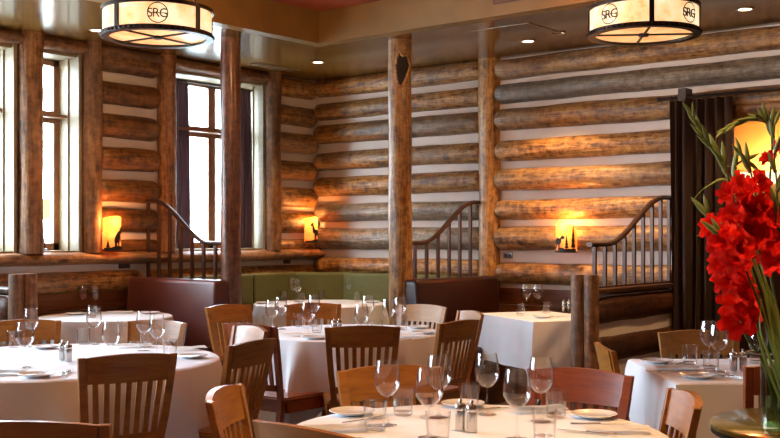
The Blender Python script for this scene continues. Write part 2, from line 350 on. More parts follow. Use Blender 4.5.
def wall_back():
    bm = bmesh.new()
    box(bm, -.3, DX0, 0, .25, 0, 3.35); box(bm, DX1, 10.6, 0, .25, 0, 3.35); box(bm, DX0, DX1, 0, .25, DZ, 3.35)
    wb = struct(obj('wall_right', bm, M['chink'], smooth=False))
    zc = [2.895, 2.655, 2.42, 2.145, 1.885, 1.615, 1.36, 1.07]; rr = [.090, .088, .098, .092, .098, .089, .106, .094]
    for i, (z, r) in enumerate(zip(zc, rr)):
        log((.03, -.012, z), (2.12, -.012, z), r, M['log_grey' if i in (5, 6) else 'log'], wb)
        e = 10.4 if z > 2.4 else DX0-.02
        log((2.25, -.012, z + (-.02 if i in (0, 7) else 0)), (e, -.012, z + (-.02 if i in (0, 7) else 0)), r, M['log_grey' if i == 1 else 'log'], wb)
        if e < 10: log((DX1+.02, -.012, z), (10.4, -.012, z), r, M['log'], wb)
    log((2.175, -.03, .6), (2.175, -.03, 2.98), .100, M['pillar'], wb, name='post', round_ends=False)
    for k in range(6):
        bm = B(0, DX0, -.018, .0, 0, .145, bev=.004); obj('plank', bm, M['plank'], wb, smooth=False, loc=(0, .0, .02+k*.15))
    log((DX0-.1, -.02, DZ+.02), (DX1+.1, -.02, DZ+.02), .075, M['log_dark'], wb, name='door_header', round_ends=False, squash=1.1)
    return wb
WB = wall_back()
struct(obj('wall_front', B(-.3, 10.6, -10.85, -10.6, 0, 3.35), M['plank'], smooth=False))
struct(obj('wall_east', B(10.6, 10.85, -10.85, .25, 0, 3.35), M['plank'], smooth=False))
# ceiling with recessed tray
TX0, TX1, TY0, TY1, TZ = 1.53, 8.6, -8.8, -1.60, 3.24
bm = bmesh.new()
box(bm, -.3, TX0-.12, -10.6, .25, H, H+.12); box(bm, TX1+.12, 10.6, -10.6, .25, H, H+.12)
box(bm, TX0-.12, TX1+.12, TY1+.12, .25, H, H+.12); box(bm, TX0-.12, TX1+.12, -10.6, TY0-.12, H, H+.12)
CEIL = struct(obj('ceiling', bm, M['ceil'], smooth=False))
bm = bmesh.new(); z1 = TZ+.1
box(bm, TX0-.12, TX0, TY0-.12, TY1+.12, H-.003, z1); box(bm, TX1, TX1+.12, TY0-.12, TY1+.12, H-.003, z1)
box(bm, TX0, TX1, TY1, TY1+.12, H-.003, z1); box(bm, TX0, TX1, TY0-.12, TY0, H-.003, z1)
struct(obj('trim_1', bm, M['tray'], smooth=False))
struct(obj('ceiling', B(TX0, TX1, TY0, TY1, TZ, TZ+.1), M['red'], smooth=False))
# windows
def window(n, y0, y1, z0, z1, mull=()):
    root = bpy.data.objects.new('window_%d' % n, None); C.objects.link(root); struct(root)
    f = .08; bm = bmesh.new(); xa, xb = -.29, -.235
    for a, b, c, d in ((y0, y0+f, z0, z1), (y1-f, y1, z0, z1), (y0, y1, z0, z0+f), (y0, y1, z1-f, z1)): box(bm, xa, xb, a, b, c, d)
    zt = 2.37; box(bm, xa, xb+.01, y0, y1, zt-.05, zt+.05)
    for m in mull: box(bm, xa, xb, m-.045, m+.045, z0, z1)
    obj('window_frame', bm, M['frame'], root, smooth=False)
    bm = bmesh.new(); box(bm, -.245, -.10, y0+.01, y1-.01, zt-.012, zt+.012); obj('transom_ledge', bm, M['frame'], root, smooth=False)
    edges = [y0] + list(mull) + [y1]
    for a, b in zip(edges, edges[1:]):
        for c, d in ((z0+f, zt-.05), (zt+.05, z1-f)):
            obj('pane', B(-.268, -.262, a+.04, b-.04, c, d), M['pane'], root, smooth=False)
    bm = bmesh.new()   # cream jamb boards lining the reveal
    box(bm, -.235, .045, y1-.03, y1, z0, z1); box(bm, -.235, .045, y0, y0+.02, z0, z1); box(bm, -.235, .02, y0, y1, z1-.03, z1); box(bm, -.235, .03, y0, y1, z0-.005, z0+.02)
    obj('jamb', bm, M['cream'], root, smooth=False)
    bm = B(-.12, -.09, y1-.042, y1-.028, z0, z1-.03); obj('jamb_bead', bm, M['cream'], root, smooth=False)
    return root
window(1, *WINS[0]); window(2, *WINS[1]); window(3, *WINS[2], mull=(-1.21,)); window(4, *WINS[3], mull=(-5.85,)); window(5, *WINS[4], mull=(-8.55,))
# back room beyond the doorway
bm = bmesh.new(); box(bm, 3.0, 8.6, 1.6, 1.8, 0, 3); box(bm, 2.8, 3.0, .25, 1.8, 0, 3); box(bm, 8.6, 8.8, .25, 1.8, 0, 3); struct(obj('wall_far_room', bm, M['amber'], smooth=False))
struct(obj('ceiling', B(2.8, 8.8, .25, 1.8, 2.42, 2.55), M['tray'], smooth=False))
bm = B(3.0, 8.6, 1.57, 1.6, 0, 1.68); struct(obj('trim_2', bm, M['leather_red'], smooth=False))
# outdoors
struct(obj('ground', B(-60, -.3, -50, 60, -1.2, -1.0), M['snow'], smooth=False))
def tree(loc, h, label):
    t = thing('conifer_tree', label, 'tree', loc, 0, 'conifers outside the windows')
    obj('trunk', lathe([(.14, 0), (.1, h*.5), (0, h*.95)], 8), M['post'], t)
    bm = bmesh.new()
    for k in range(9):
        z = h*(.12 + .095*k); r = h*.24*(1-k/9.6)
        lathe([(r, z), (r*.75, z+h*.03), (0, z+h*.17)], 14, bm)
    for v in bm.verts:
        v.co.x *= 1+.3*noise.noise(v.co*3); v.co.y *= 1+.3*noise.noise(v.co*3+Vector((5, 0, 0)))
    obj('foliage', bm, M['pine'], t)
tree((-9, .6, -1), 3.3, 'small dark conifer outside the narrow left window')
tree((-14, 5.5, -1), 3.6, 'distant conifer seen low through the wide curtained window')
hs = thing('house', 'pale house with blue-grey roof outside the narrow window', 'house', (-17, 2.6, -1))
obj('wall', B(-2, 2, -3, 3, 0, 3.0), M['house'], hs, smooth=False)
bm = bmesh.new(); extrude_poly(bm, [(-2.4, 2.95), (2.4, 2.95), (0, 4.3)], -3.3, 3.3); obj('roof', bm, M['houseroof'], hs, smooth=False)
for k in range(4): obj('window', B(2.0, 2.03, -2.4+k*1.4, -1.7+k*1.4, 1.2, 2.1), M['houseroof'], hs, smooth=False)

# ================================================================ PILLARS
def pillar(loc, r, label, mat='pillar'):
    t = thing('log_pillar', label, 'pillar', loc); log((0, 0, 0), (0, 0, H), r, M[mat], t, name='log', round_ends=False, wob=.08, seg=28); return t
p1 = pillar((1.13, -2.21, 0), .082, 'slim dark log pillar between the curtained window and green banquette', 'pillar_dark')
p2 = pillar((2.128, -1.265, 0), .095, 'golden log pillar with a dark knot hollow near the ceiling')
# dark hollow facing the viewer on the second pillar
bm = bmesh.new(); pts = [(-.045, .19), (-.02, .24), (.0, .21), (.03, .22), (.06, .15), (.05, .10), (.02, .02), (-.01, -.03), (-.035, .0), (-.05, .08)]
rad = .100
vs = []
for x, z in pts: vs.append(bm.verts.new((math.sin(x/rad)*rad, -math.cos(x/rad)*rad-.002, z)))
cv = bm.verts.new((0, -rad*.985-.006, .1))
for i in range(len(vs)): bm.faces.new((vs[i], vs[(i+1) % len(vs)], cv))
h = obj('knot_hollow', bm, M['charred'], p2); h.location = (0, 0, 2.62); h.rotation_euler = (0, 0, TH+.15)
bm = tube(smooth_path([(math.sin(x*1.12/rad)*rad*1.0, -math.cos(x*1.12/rad)*rad*1.0, z*1.04) for x, z in pts+pts[:1]], 3), .011, 6, caps=False)
h2 = obj('knot_rim', bm, M['pillar'], p2); h2.location = (0, 0, 2.62); h2.rotation_euler = (0, 0, TH+.15)

# ================================================================ PARTITIONS WITH RAILINGS
def partition(name_label, x0, y0, ux, uy, length, top, logs=3, posts=True, post_w=.085):
    """log half wall from the wall (x0,y0) running along (ux,uy)"""
    rz = math.atan2(uy, ux); t = thing('log_half_wall', name_label, 'half wall', (x0, y0, 0), rz)
    obj('core', B(.1, length-.03, -.05, .05, 0, top-.05), M['chink'], t, smooth=False)
    zt = top-.035; 
    obj('cap_board', B(.1, length, -.085, .085, top-.035, top, bev=.008), M['log_shaded'], t, smooth=False)
    k = 0; z = zt - .115; lm = M['log_shaded']
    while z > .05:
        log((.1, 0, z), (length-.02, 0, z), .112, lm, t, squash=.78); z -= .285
    if posts:
        for s in (-1, 1):
            log((length+.045, s*post_w*.6, 0), (length+.045, s*post_w*.6, top+.10), post_w*.6, M['post'], t, name='end_post', round_ends=False)
    return t
def railing(label, x0, y0, ux, uy, length, base, nb, lo=1.32, hi=1.685, mid=.5, start=.035):
    rz = math.atan2(uy, ux); t = thing('partition_railing', label, 'railing', (x0, y0, 0), rz)
    def zz(s):   # s from wall (0) to free end (1)
        u = min(1, max(0, (s-.12)/.70)); u = u*u*(3-2*u); return hi + (lo-hi)*u
    pts = [(start + (length-start)*i/24, 0, zz(i/24)) for i in range(25)]
    bm = tube(pts, .024, 8, flat=.75); obj('handrail', bm, M['rail'], t)
    for i in range(nb):
        s = (i+.25)/nb if nb < 9 else (i+.5)/nb; x = start + (length-start)*s
        obj('baluster', B(x-.012, x+.012, -.012, .012, base, zz(s)-.008), M['rail'], t, smooth=False)
    obj('bottom_rail', B(start, length, -.016, .016, base, base+.014), M['rail'], t, smooth=False)
    return t
partition('log half wall behind the dark leather bench beside the curtained window', 0, -2.21, 1, 0, 1.05, 1.01, posts=False)
railing('curved iron railing above the oxblood leather bench at the curtained window', 0, -2.21, 1, 0, 1.05, 1.01, 7)
partition('log half wall behind the red-brown bench beside the golden log pillar', 2.11, 0, 0, -1, 1.17, 1.0, posts=False)
railing('curved iron railing between golden log pillar and the back wall post', 2.11, 0, 0, -1, 1.17, 1.0, 7)
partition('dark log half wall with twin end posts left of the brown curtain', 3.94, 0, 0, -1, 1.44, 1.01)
railing('curved iron railing on the dark half wall left of the brown curtain', 3.94, 0, 0, -1, 1.42, 1.01, 9)
partition('log half wall with weathered end post at the left edge', 0, -4.0, 1, 0, .95, 1.02, post_w=.085)

# ================================================================ BENCHES
def cushion(x0, x1, y0, y1, z0, z1, bev=.03):
    bm = B(x0, x1, y0, y1, z0, z1); bmesh.ops.bevel(bm, geom=list(bm.edges), offset=bev, segments=3, affect='EDGES', profile=.6); return bm
def bench(label, loc, rz, length, mat, top=1.03, group=None):
    """local x along the back, local +y is the sitting direction"""
    t = thing('leather_bench', label, 'bench', loc, rz)
    obj('base', B(.04, length-.03, .0, .5, 0, .34), M['plank'], t, smooth=False)
    obj('seat', cushion(0.02, length, .02, .56, .34, .49), M[mat], t)
    bm = cushion(0, length, 0, .14, .49, top, .035)
    for v in bm.verts:
        if v.co.y > .07: v.co.y += .05*(1 - (v.co.z-.49)/(top-.49))
    obj('backrest', bm, M[mat], t); return t
bench('oxblood leather bench with sheen in front of the curved railing by the window', (1.22, -2.31, 0), PI, 1.12, 'leather')
bench('dark red-brown leather bench right of the golden log pillar', (2.21, -.15, 0), -PI/2, 1.18, 'leather_red')
gb = thing('corner_banquette', 'olive green upholstered banquette wrapping the room corner', 'banquette', (0, 0, 0))
obj('base', B(.12, .62, -2.05, -.12, 0, .34), M['plank'], gb, smooth=False); obj('base', B(.63, 1.95, -.62, -.12, 0, .34), M['plank'], gb, smooth=False)
obj('seat', cushion(.24, .70, -2.05, -.13, .34, .48), M['green'], gb); obj('seat', cushion(.71, 1.98, -.70, -.13, .34, .48), M['green'], gb)
def back(p, q, th=.12):
    p, q = Vector(p), Vector(q); d = q-p; L_ = d.length; bm = cushion(.004, L_-.004, 0, th, .46, 1.025, .028)
    o = obj('back_cushion', bm, M['green'], gb); o.location = (p.x, p.y, 0); o.rotation_euler = (0, 0, math.atan2(d.y, d.x)); return o
back((.22, -.59), (.22, -1.2)); back((.22, -1.2), (.22, -2.06)); back((.64, -.22), (.22, -.60)); back((1.28, -.22), (.64, -.22)); back((1.97, -.22), (1.28, -.22))
for o in [c for c in gb.children if c.name.startswith('back_cushion')]:
    pass

# ================================================================ CURTAINS AND ROD
def curtain_bm(length, z0, z1, folds, amp, flare=0.0, n=90):
    bm = bmesh.new(); rows = []
    for j in range(9):
        f = j/8; z = z1 + (z0-z1)*f; row = []
        for i in range(n+1):
            s = i/n; x = s*length; ph = s*folds*2*PI
            row.append(bm.verts.new((x + .01*math.sin(ph*.5+f*2), amp*(.75+.25*f)*math.sin(ph + .5*math.sin(3*s*PI+f)) + .012*math.sin(ph*.37+f*3), z)))
        rows.append(row)
    for a, b in zip(rows, rows[1:]):
        for i in range(n): bm.faces.new((a[i], a[i+1], b[i+1], b[i]))
    g = bmesh.ops.solidify(bm, geom=list(bm.faces), thickness=.006)
    return bm
def curtain(label, loc, rz, length, z0, z1, folds, amp, mat, group=None):
    o = obj('curtain', curtain_bm(length, z0, z1, folds, amp), M[mat]); o.location = loc; o.rotation_euler = (0, 0, rz); tag(o, label, 'curtain', group); return o
curtain('aubergine curtain hanging at the left side of the wide window', (-.12, -1.87, 0), PI/2, .27, 1.265, 2.80, 4, .022, 'curtain')
curtain('aubergine curtain at the right side of the wide window, right of the slim pillar', (-.08, -1.07, 0), PI/2, .22, 1.265, 2.80, 4, .02, 'curtain')
r = thing('curtain_rod', 'thin dark rod across the top of the wide window', 'curtain rod', (-.1, 0, 0))
obj('rod', tube([(0, -1.87, 2.81), (0, -.81, 2.81)], .010, 8), M['iron'], r)
for k in range(7): obj('ring', tube([(0, -1.85+k*.04, 2.81+.016*math.cos(a)) if False else (.016*math.sin(a), -1.85+k*.04, 2.803+.016*math.cos(a)) for a in [i*PI/5 for i in range(11)]], .003, 5, caps=False), M['iron'], r)
curtain('long dark brown curtain beside the doorway behind the flowers', (3.985, -.20, 0), 0, .50, .02, 2.44, 6, .042, 'curtain_brown')
r = thing('curtain_rod', 'long black iron rod holding the brown curtain above the doorway', 'curtain rod', (0, -.20, 0))
obj('rod', tube([(3.90, 0, 2.46), (6.6, 0, 2.46)], .014, 8), M['iron'], r)
obj('finial', lathe([(0, -.02), (.018, -.014), (.022, 0), (.018, .014), (0, .02)], 10), M['iron'], r, loc=(3.895, 0, 2.46))
for x in (4.1, 5.6):
    obj('bracket', B(x-.035, x+.035, -.03, .09, 2.43, 2.53, bev=.005), M['iron'], r, smooth=False)
for k in range(6): obj('ring', tube([(4.0+k*.09, .02*math.sin(a), 2.455+.022*math.cos(a)) for a in [i*PI/6 for i in range(13)]], .003, 5, caps=False), M['iron'], r)

# ================================================================ LIGHT FITTINGS
def text_mesh(s, size, depth):
    cu = bpy.data.curves.new('t', 'FONT'); cu.body = s; cu.size = size; cu.extrude = depth/2; cu.align_x = 'CENTER'; cu.align_y = 'CENTER'; cu.space_character = .86
    o = bpy.data.objects.new('t', cu); C.objects.link(o); bpy.context.view_layer.update()
    me = bpy.data.meshes.new_from_object(o.evaluated_get(bpy.context.evaluated_depsgraph_get())); bpy.data.objects.remove(o)
    bm = bmesh.new(); bm.from_mesh(me); bmesh.ops.subdivide_edges(bm, edges=[e for e in bm.edges if e.calc_length() > .01], cuts=2)
    cx_ = (min(v.co.x for v in bm.verts)+max(v.co.x for v in bm.verts))/2; cy_ = (min(v.co.y for v in bm.verts)+max(v.co.y for v in bm.verts))/2
    for v in bm.verts: v.co = Vector((v.co.x-cx_, v.co.z, v.co.y-cy_))   # upright: x right, z up
    return bm
def ring_profile(r0, r1, z0, z1): return [(r0, z0), (r1, z0), (r1, z1), (r0, z1), (r0, z0)]
def drum(loc, rz, label):
    R, h = .327, .15; zb = loc[2]
    t = thing('drum_pendant_lamp', label, 'ceiling lamp', loc, rz, None)
    obj('shade', lathe([(R, .01), (R, h)], 64), M['mica_lamp'], t)
    obj('diffuser', lathe([(0, .004), (R-.03, .004)], 64), M['mica_bottom'], t, smooth=False)
    obj('lower_ring', lathe(ring_profile(R-.035, R+.012, -.012, .016), 64), M['bronze'], t)
    obj('upper_ring', lathe(ring_profile(R-.012, R+.012, h-.004, h+.018), 64), M['bronze'], t)
    bm = bmesh.new()
    for k in range(64):
        a = 2*PI*k/64; bmesh.ops.create_icosphere(bm, subdivisions=1, radius=.009, matrix=Matrix.Translation((math.cos(a)*(R+.013), math.sin(a)*(R+.013), .002)))
    obj('beading', bm, M['bronze'], t)
    for k in range(4):
        a = -PI/2 + PI/4 + k*PI/2
        o = obj('frame_bar', B(R-.004, R+.012, -.014, .014, 0, h), M['bronze'], t, smooth=False); o.rotation_euler = (0, 0, a)
        o = obj('cross_bar', B(0, R-.01, -.006, .006, -.006, .004), M['bronze'], t, smooth=False); o.rotation_euler = (0, 0, a)
    obj('hub', lathe([(0, -.014), (.03, -.012), (.034, 0), (.034, .006)], 20), M['bronze'], t)
    for k in range(4):
        a = k*PI/2; Rr = R+.004
        bm = text_mesh('SRG', .075, .004); rr_ = .058
        n = 40
        for q0, q1 in ((rr_-.003, rr_+.003),):
            for i in range(n):
                a0, a1 = 2*PI*i/n, 2*PI*(i+1)/n
                c = [(q0, a0), (q1, a0), (q1, a1), (q0, a1)]
                f = [bm.verts.new((q*math.sin(w_), -.002, q*math.cos(w_))) for q, w_ in c]; bm.faces.new(f)
        box(bm, -.052, .052, -.002, .001, -.003, .0015)
        for v in bm.verts:
            w_ = v.co.x/Rr; d = Rr - v.co.y; v.co = Vector((math.sin(w_)*d, -math.cos(w_)*d, v.co.z + h/2 + .008))
        o = obj('logo', bm, M['black'], t, smooth=False); o.rotation_euler = (0, 0, a)
    for k in range(3):
        a = k*2*PI/3 + .4; top = TZ - zb
        pts = [(math.cos(a)*(R-.01)*(1-u), math.sin(a)*(R-.01)*(1-u), h+.01+(top-.08-h)*u) for u in (0, .25, .5, .75, 1)]
        obj('chain', tube(pts, .006, 6), M['bronze'], t)
    obj('canopy', lathe([(0, TZ-zb), (.07, TZ-zb), (.06, TZ-zb-.03), (.02, TZ-zb-.085), (0, TZ-zb-.085)], 20), M['bronze'], t)
    point((0, 0, .35), 26, (1, .56, .24), .12, t)
    spot((0, 0, -.03), 40, (1, .60, .28), 130, 1, .25, t)
    return t
q = W(-1.425, 6.5); drum((q.x, q.y, 2.60), TH+math.atan2(1.42, 6.5), 'left of the two round drum lamps with mica shade, above the left tables')
q = W(1.555, 6.5); drum((q.x, q.y, 2.615), TH-math.atan2(1.55, 6.5)+math.radians(53), 'right of the two round drum lamps, one frame bar facing the room')
drum((5.1, -7.7, 2.60), .3, 'added unseen drum lamp with mica shade hanging behind the viewpoint')  # invented fill lamp, brightens the chair backs turned to the viewer
def downlight(loc, label, power=30, size=90, col=(1, .60, .27)):
    power = power*1.25
    t = thing('ceiling_downlight', label, 'downlight', loc, 0, 'recessed ceiling downlights')
    obj('trim_ring', lathe(ring_profile(.045, .062, -.006, .0), 28), M['trim'], t)
    obj('lens', lathe([(0, -.002), (.045, -.002)], 24), M['spot'], t, smooth=False)
    if power: spot((0, 0, -.02), power, col, size, .7, .04, t)
    return t
def onceil(px, py): return TP(px, py, H)
for (px, py, lab, pw) in ((318, 62, 'small lit downlight in the brown ceiling above the corner banquette', 60), (528, 41, 'small lit downlight beside the square ceiling panel', 62),
                      (745, 9, 'small lit downlight at the far right above the brown curtain', 70), (97, 30, 'small lit downlight left of the left drum lamp', 25)):
    downlight(onceil(px, py), lab, pw)
for x, y, pw in ((3.3, -.75, 50), (9.2, -3.0, 15), (9.2, -6.0, 15)):  # added lamps without known fittings, lifting the booth and room light
    downlight((x, y, H), 'recessed ceiling downlight added to light the room', pw)
for x, y, pw in ((5.9, -5.3, 150), (7.0, -4.4, 60), (4.0, -3.0, 25), (3.2, -6.6, 45)):  # added lamps above the view, brightening the tables and flowers
    downlight((x, y, TZ), 'unseen downlight added in the red tray ceiling', pw*.8, 75)
for px, dd in ((763, 9.15), (783, 8.75)):
    q = PD(px, dd); downlight((q.x, q.y, 2.42), 'small lit downlight in the room beyond the doorway', 12)
pl = thing('wall_bowl_lamp', 'glowing scalloped alabaster bowl lamp on the wall beyond the doorway', 'wall lamp', (4.14, 1.40, 1.82))
bm = lathe([(0, 0), (.08, .01), (.14, .045), (.175, .10), (.185, .13), (.175, .13), (.13, .06), (0, .03)], 48)
for v in bm.verts:
    a = math.atan2(v.co.y, v.co.x); k = v.co.z/.13; v.co.x *= 1+.05*k*math.sin(8*a); v.co.y *= 1+.05*k*math.sin(8*a)
obj('bowl', bm, M['bowl'], pl); obj('bracket', tube([(0, .0, .01), (0, .1, -.03), (0, .17, .0)], .012, 8), M['iron'], pl); point((0, 0, .22), 11, (1, .60, .25), .06, pl)
# ceiling panels and grilles
def slot(label, px, py, sx, sy, name='ceiling_vent'):
    p = onceil(px, py); t = thing(name, label, 'vent', p)
    obj('frame', B(-sx/2, sx/2, -sy/2, sy/2, -.006, 0), M['trim'], t, smooth=False)
    for k in range(4):
        yy = -sy/2 + sy*(k+.8)/4.6; obj('slat', B(-sx/2+.02, sx/2-.02, yy-.008, yy+.008, -.010, -.006), M['grille'], t, smooth=False)
slot('long slim vent in the brown ceiling left of the corner', 275, 67, .14, .55)
p = onceil(518, 32); o = obj('ceiling_panel', B(-.26, .26, -.26, .26, -.004, 0), M['ceil'], smooth=False); o.location = p; tag(o, 'square brown access panel in the ceiling near the wall post', 'ceiling panel')
o = thing('wall_grille', 'dark red louvred grille in the tray side above the golden pillar', 'vent', (TX0+1.95, TY1, 3.13))
obj('frame', B(-.22, .22, -.008, 0, -.07, .07), M['grille'], o, smooth=False)
for k in range(5): obj('slat', B(-.2, .2, -.014, -.008, -.055+k*.025, -.043+k*.025), M['trim'], o, smooth=False)

# sconces ----------------------------------------------------------
def ell(cx_, cz_, rx, rz_, rot=0, n=14):
    return [(cx_ + rx*math.cos(a)*math.cos(rot) - rz_*math.sin(a)*math.sin(rot), cz_ + rx*math.cos(a)*math.sin(rot)*.7 + rz_*math.sin(a)*math.cos(rot)) for a in [2*PI*k/n for k in range(n)]]
def quad(x0, z0, x1, z1, w0, w1): return [(x0-w0, z0), (x0+w0, z0), (x1+w1, z1), (x1-w1, z1)]
def pine(x, z0, z1, w_): return [[(x-w_*(1-.22*k), z0+(z1-z0)*(.12+.2*k)), (x+w_*(1-.22*k), z0+(z1-z0)*(.12+.2*k)), (x, z0+(z1-z0)*(.48+.2*k if k < 3 else 1))] for k in range(4)] + [quad(x, z0, x, z1*.5, .03, .03)]
GROUND = [(-.96, 0), (-.96, .07), (-.5, .08), (-.1, .13), (.3, .12), (.96, .13), (.96, 0)]
BEAR = [GROUND, ell(.10, .38, .42, .15, .5), ell(.52, .58, .20, .10), ell(.70, .54, .12, .055), quad(-.12, .1, -.05, .38, .09, .17), quad(.22, .1, .24, .34, .08, .12), quad(.52, .24, .38, .42, .05, .10), ell(.44, .615, .05, .025)] + pine(-.72, .05, .30, .16)
WOLF = [GROUND, ell(.15, .38, .48, .12, -.12), quad(-.18, .36, -.38, .68, .20, .09), ell(-.46, .70, .19, .055, .5), quad(-.16, .1, -.14, .34, .05, .09), quad(.0, .1, .0, .34, .05, .07), quad(.42, .1, .44, .34, .05, .09), quad(.56, .1, .52, .34, .05, .07), [(-.36, .66), (-.30, .80), (-.27, .66)], quad(.66, .26, .56, .40, .03, .06)]
DEER = [GROUND, ell(-.50, .35, .42, .11), quad(-.30, .36, -.06, .48, .15, .10), ell(.04, .47, .17, .055), quad(-.76, .1, -.74, .32, .035, .06), quad(-.62, .1, -.66, .32, .03, .05), quad(-.30, .1, -.32, .32, .035, .06), quad(-.42, .1, -.38, .32, .03, .05),
        quad(-.08, .48, -.20, .60, .02, .015), quad(-.14, .54, -.02, .60, .015, .012), quad(-.05, .48, .06, .58, .02, .012), ell(-.15, .10, .35, .06)] + pine(.36, .08, .56, .17) + pine(.80, .05, .92, .15)
def sconce(loc, rz, wd, ht, sil, label, arched, power, ms=1.0):
    power *= 1.1
    """local -y is into the room"""
    t = thing('wall_sconce', label, 'wall lamp', loc, rz); R = wd*.56; dep = .085; hw = wd/2
    def cyl(x): u = x/hw; return -dep + dep*.72*u*u
    bm = bmesh.new(); n = 20; top = []; bot = []
    for i in range(n+1):
        x = -hw + wd*i/n; u = x/hw
        zt = ht - (0 if not arched else (ht*.28*max(0, u+.05)**1.3 + ht*.05*math.sin(u*7))) - (ht*.07*u*u if not arched else ht*.10*(u*u if u < 0 else 0))
        bot.append(bm.verts.new((x, cyl(x), 0))); top.append(bm.verts.new((x, cyl(x), zt)))
    for i in range(n): bm.faces.new((bot[i], bot[i+1], top[i+1], top[i]))
    bmesh.ops.solidify(bm, geom=list(bm.faces), thickness=.004)
    obj('shade', bm, M['mica_sconce'], t)
    obj('backplate', B(-hw*.55, hw*.55, -.012, .0, ht*.1, ht*.7), M['bronze'], t, smooth=False)
    bm = bmesh.new()
    for poly in sil:
        vs_ = [bm.verts.new((max(-.97, min(.97, x))*hw, 0, z*ht)) for x, z in poly]; bm.faces.new(vs_)
    for k in range(-7, 8):
        bmesh.ops.bisect_plane(bm, geom=list(bm.verts)+list(bm.edges)+list(bm.faces), dist=1e-5, plane_co=(k*hw/8, 0, 0), plane_no=(1, 0, 0))
    for v in bm.verts: v.co.y = cyl(v.co.x) - .009
    bmesh.ops.triangulate(bm, faces=list(bm.faces))
    g_ = bmesh.ops.extrude_face_region(bm, geom=list(bm.faces)); bmesh.ops.translate(bm, verts=[v for v in g_['geom'] if isinstance(v, bmesh.types.BMVert)], vec=(0, -.002, 0))
    obj('silhouette', bm, M['black'], t, smooth=False)
    obj('base_band', tube([(-hw + wd*i/12, cyl(-hw+wd*i/12)-.003, .004) for i in range(13)], .006, 6), M['bronze'], t)
    obj('bulb', lathe([(0, ht*.32), (.012, ht*.34), (.018, ht*.45), (.010, ht*.6), (0, ht*.66)], 12), M['spot'], t, loc=(0, -.045, 0))
    point((0, -.045, ht*.85), power*.8, (1, .38, .09), .02, t); point((0, -.035, ht*.5), power*.12, (1, .52, .2), .02, t)
    return t
sconce((.140, -2.66, 1.262), PI/2, .185, .285, BEAR, 'glowing mica sconce with a bear silhouette between the log posts', False, 5)
sconce((.118, -.225, 1.315), PI/2, .19, .26, WOLF, 'glowing glass sconce with a howling animal silhouette in the room corner', False, 4)
sconce((3.03, -.115, 1.24), 0, .205, .27, DEER, 'glowing mica sconce with deer and trees on the long log wall', True, 6)
# outlets
def plate(label, loc, rz, wd, ht, mat):
    t = thing('wall_outlet', label, 'outlet', loc, rz); obj('cover_plate', B(-wd/2, wd/2, -.008, 0, -ht/2, ht/2, bev=.003), M[mat], t)
    for s in (-1, 1): obj('socket', B(s*wd*.22-.012, s*wd*.22+.012, -.011, -.007, -.012, .012, bev=.002), M['plate_metal'] if mat != 'plate_metal' else M['rail'], t, smooth=False)
plate('dark outlet plate in the plaster strip under the bear sconce', (0.001, -2.415, 1.125), PI/2, .115, .05, 'plate_metal')
plate('dark outlet plate in the plaster strip above the green banquette', (0.001, -.43, 1.125), PI/2, .10, .045, 'plate_metal')
plate('grey outlet plate between logs right of the wall post', (2.36, -.001, 1.205), 0, .10, .05, 'grey_plate')
# lamp standing in the narrow window
t = thing('window_lamp', 'small cream cylinder lamp on the sill of the narrow window', 'lamp', (-.17, -3.08, 1.262))
obj('base', lathe([(0, 0), (.035, 0), (.035, .01), (.006, .02), (.005, .27), (0, .27)], 16), M['iron'], t); obj('lampshade', lathe([(.045, .26), (.045, .42)], 24), M['shade'], t)
obj('crossbar', B(-.004, .004, -.07, .07, .255, .263), M['iron'], t, smooth=False)

# ================================================================ TABLES AND CLOTHS
TZT = .762
def table(label, c, R, rect=None, rz=0, square_base=False):
    t = thing('dining_table', label, 'table', (c[0], c[1], 0), rz)
    if rect: obj('tabletop', B(-rect[0]/2, rect[0]/2, -rect[1]/2, rect[1]/2, .72, .755, bev=.004), M['chair'], t)
    else: obj('tabletop', lathe([(0, .72), (R-.01, .72), (R-.003, .73), (R-.003, .75), (R-.01, .755), (0, .755)], 48), M['chair'], t)
    obj('column', lathe([(0, .04), (.06, .04), (.045, .1), (.04, .66), (.09, .72), (0, .72)], 16), M['iron'], t)
    obj('foot', lathe([(0, 0), (.27, 0), (.27, .012), (.08, .04), (0, .05)], 28), M['iron'], t)
    return t
def cloth(label, c, perim, drop, rz=0, folds=14, amp=.035, seed=0, push=None):
    """perim: list of (x,y,nx,ny); drop: list of lengths"""
    n = len(perim); bm = bmesh.new(); ctr = bm.verts.new((0, 0, 0)); prev = None
    def wob(i, k): return noise.noise(Vector((k*perim[i][0]+seed*7, k*perim[i][1], seed)))
    rings = []
    for s in (.4, .75, .95, .992):
        rings.append([bm.verts.new((x*s, y*s, .0012*noise.noise(Vector((x*s*6, y*s*6, seed))))) for x, y, _, _ in perim])
    rings.append([bm.verts.new((x+nx*.006, y+ny*.006, -.006)) for x, y, nx, ny in perim])
    K = 9
    for j in range(1, K+1):
        f = j/K; row = []
        for i, (x, y, nx, ny) in enumerate(perim):
            L_ = drop[i]; d = L_*f; th = i/n*2*PI
            fo = math.sin(folds*th + 3.5*wob(i, 1.7) + seed)*.8 + wob(i, 6)*1.3
            out = .010 + d*.03 + amp*min(1, d/.22)*fo + .05*d*(drop[i]/(min(drop)+1e-6)-1)
            if push: out += push[i]*f
            out = max(out, .009)
            row.append(bm.verts.new((x+nx*out, y+ny*out, -.006-d*(.985))))
        rings.append(row)
    for i in range(n): bm.faces.new((ctr, rings[0][i], rings[0][(i+1) % n]))
    for a, b in zip(rings, rings[1:]):
        for i in range(n): bm.faces.new((a[i], a[(i+1) % n], b[(i+1) % n], b[i]))
    o = obj('tablecloth', bm, M['cloth']); o.location = (c[0], c[1], .7615); o.rotation_euler = (0, 0, rz)
    return tag(o, label, 'tablecloth')
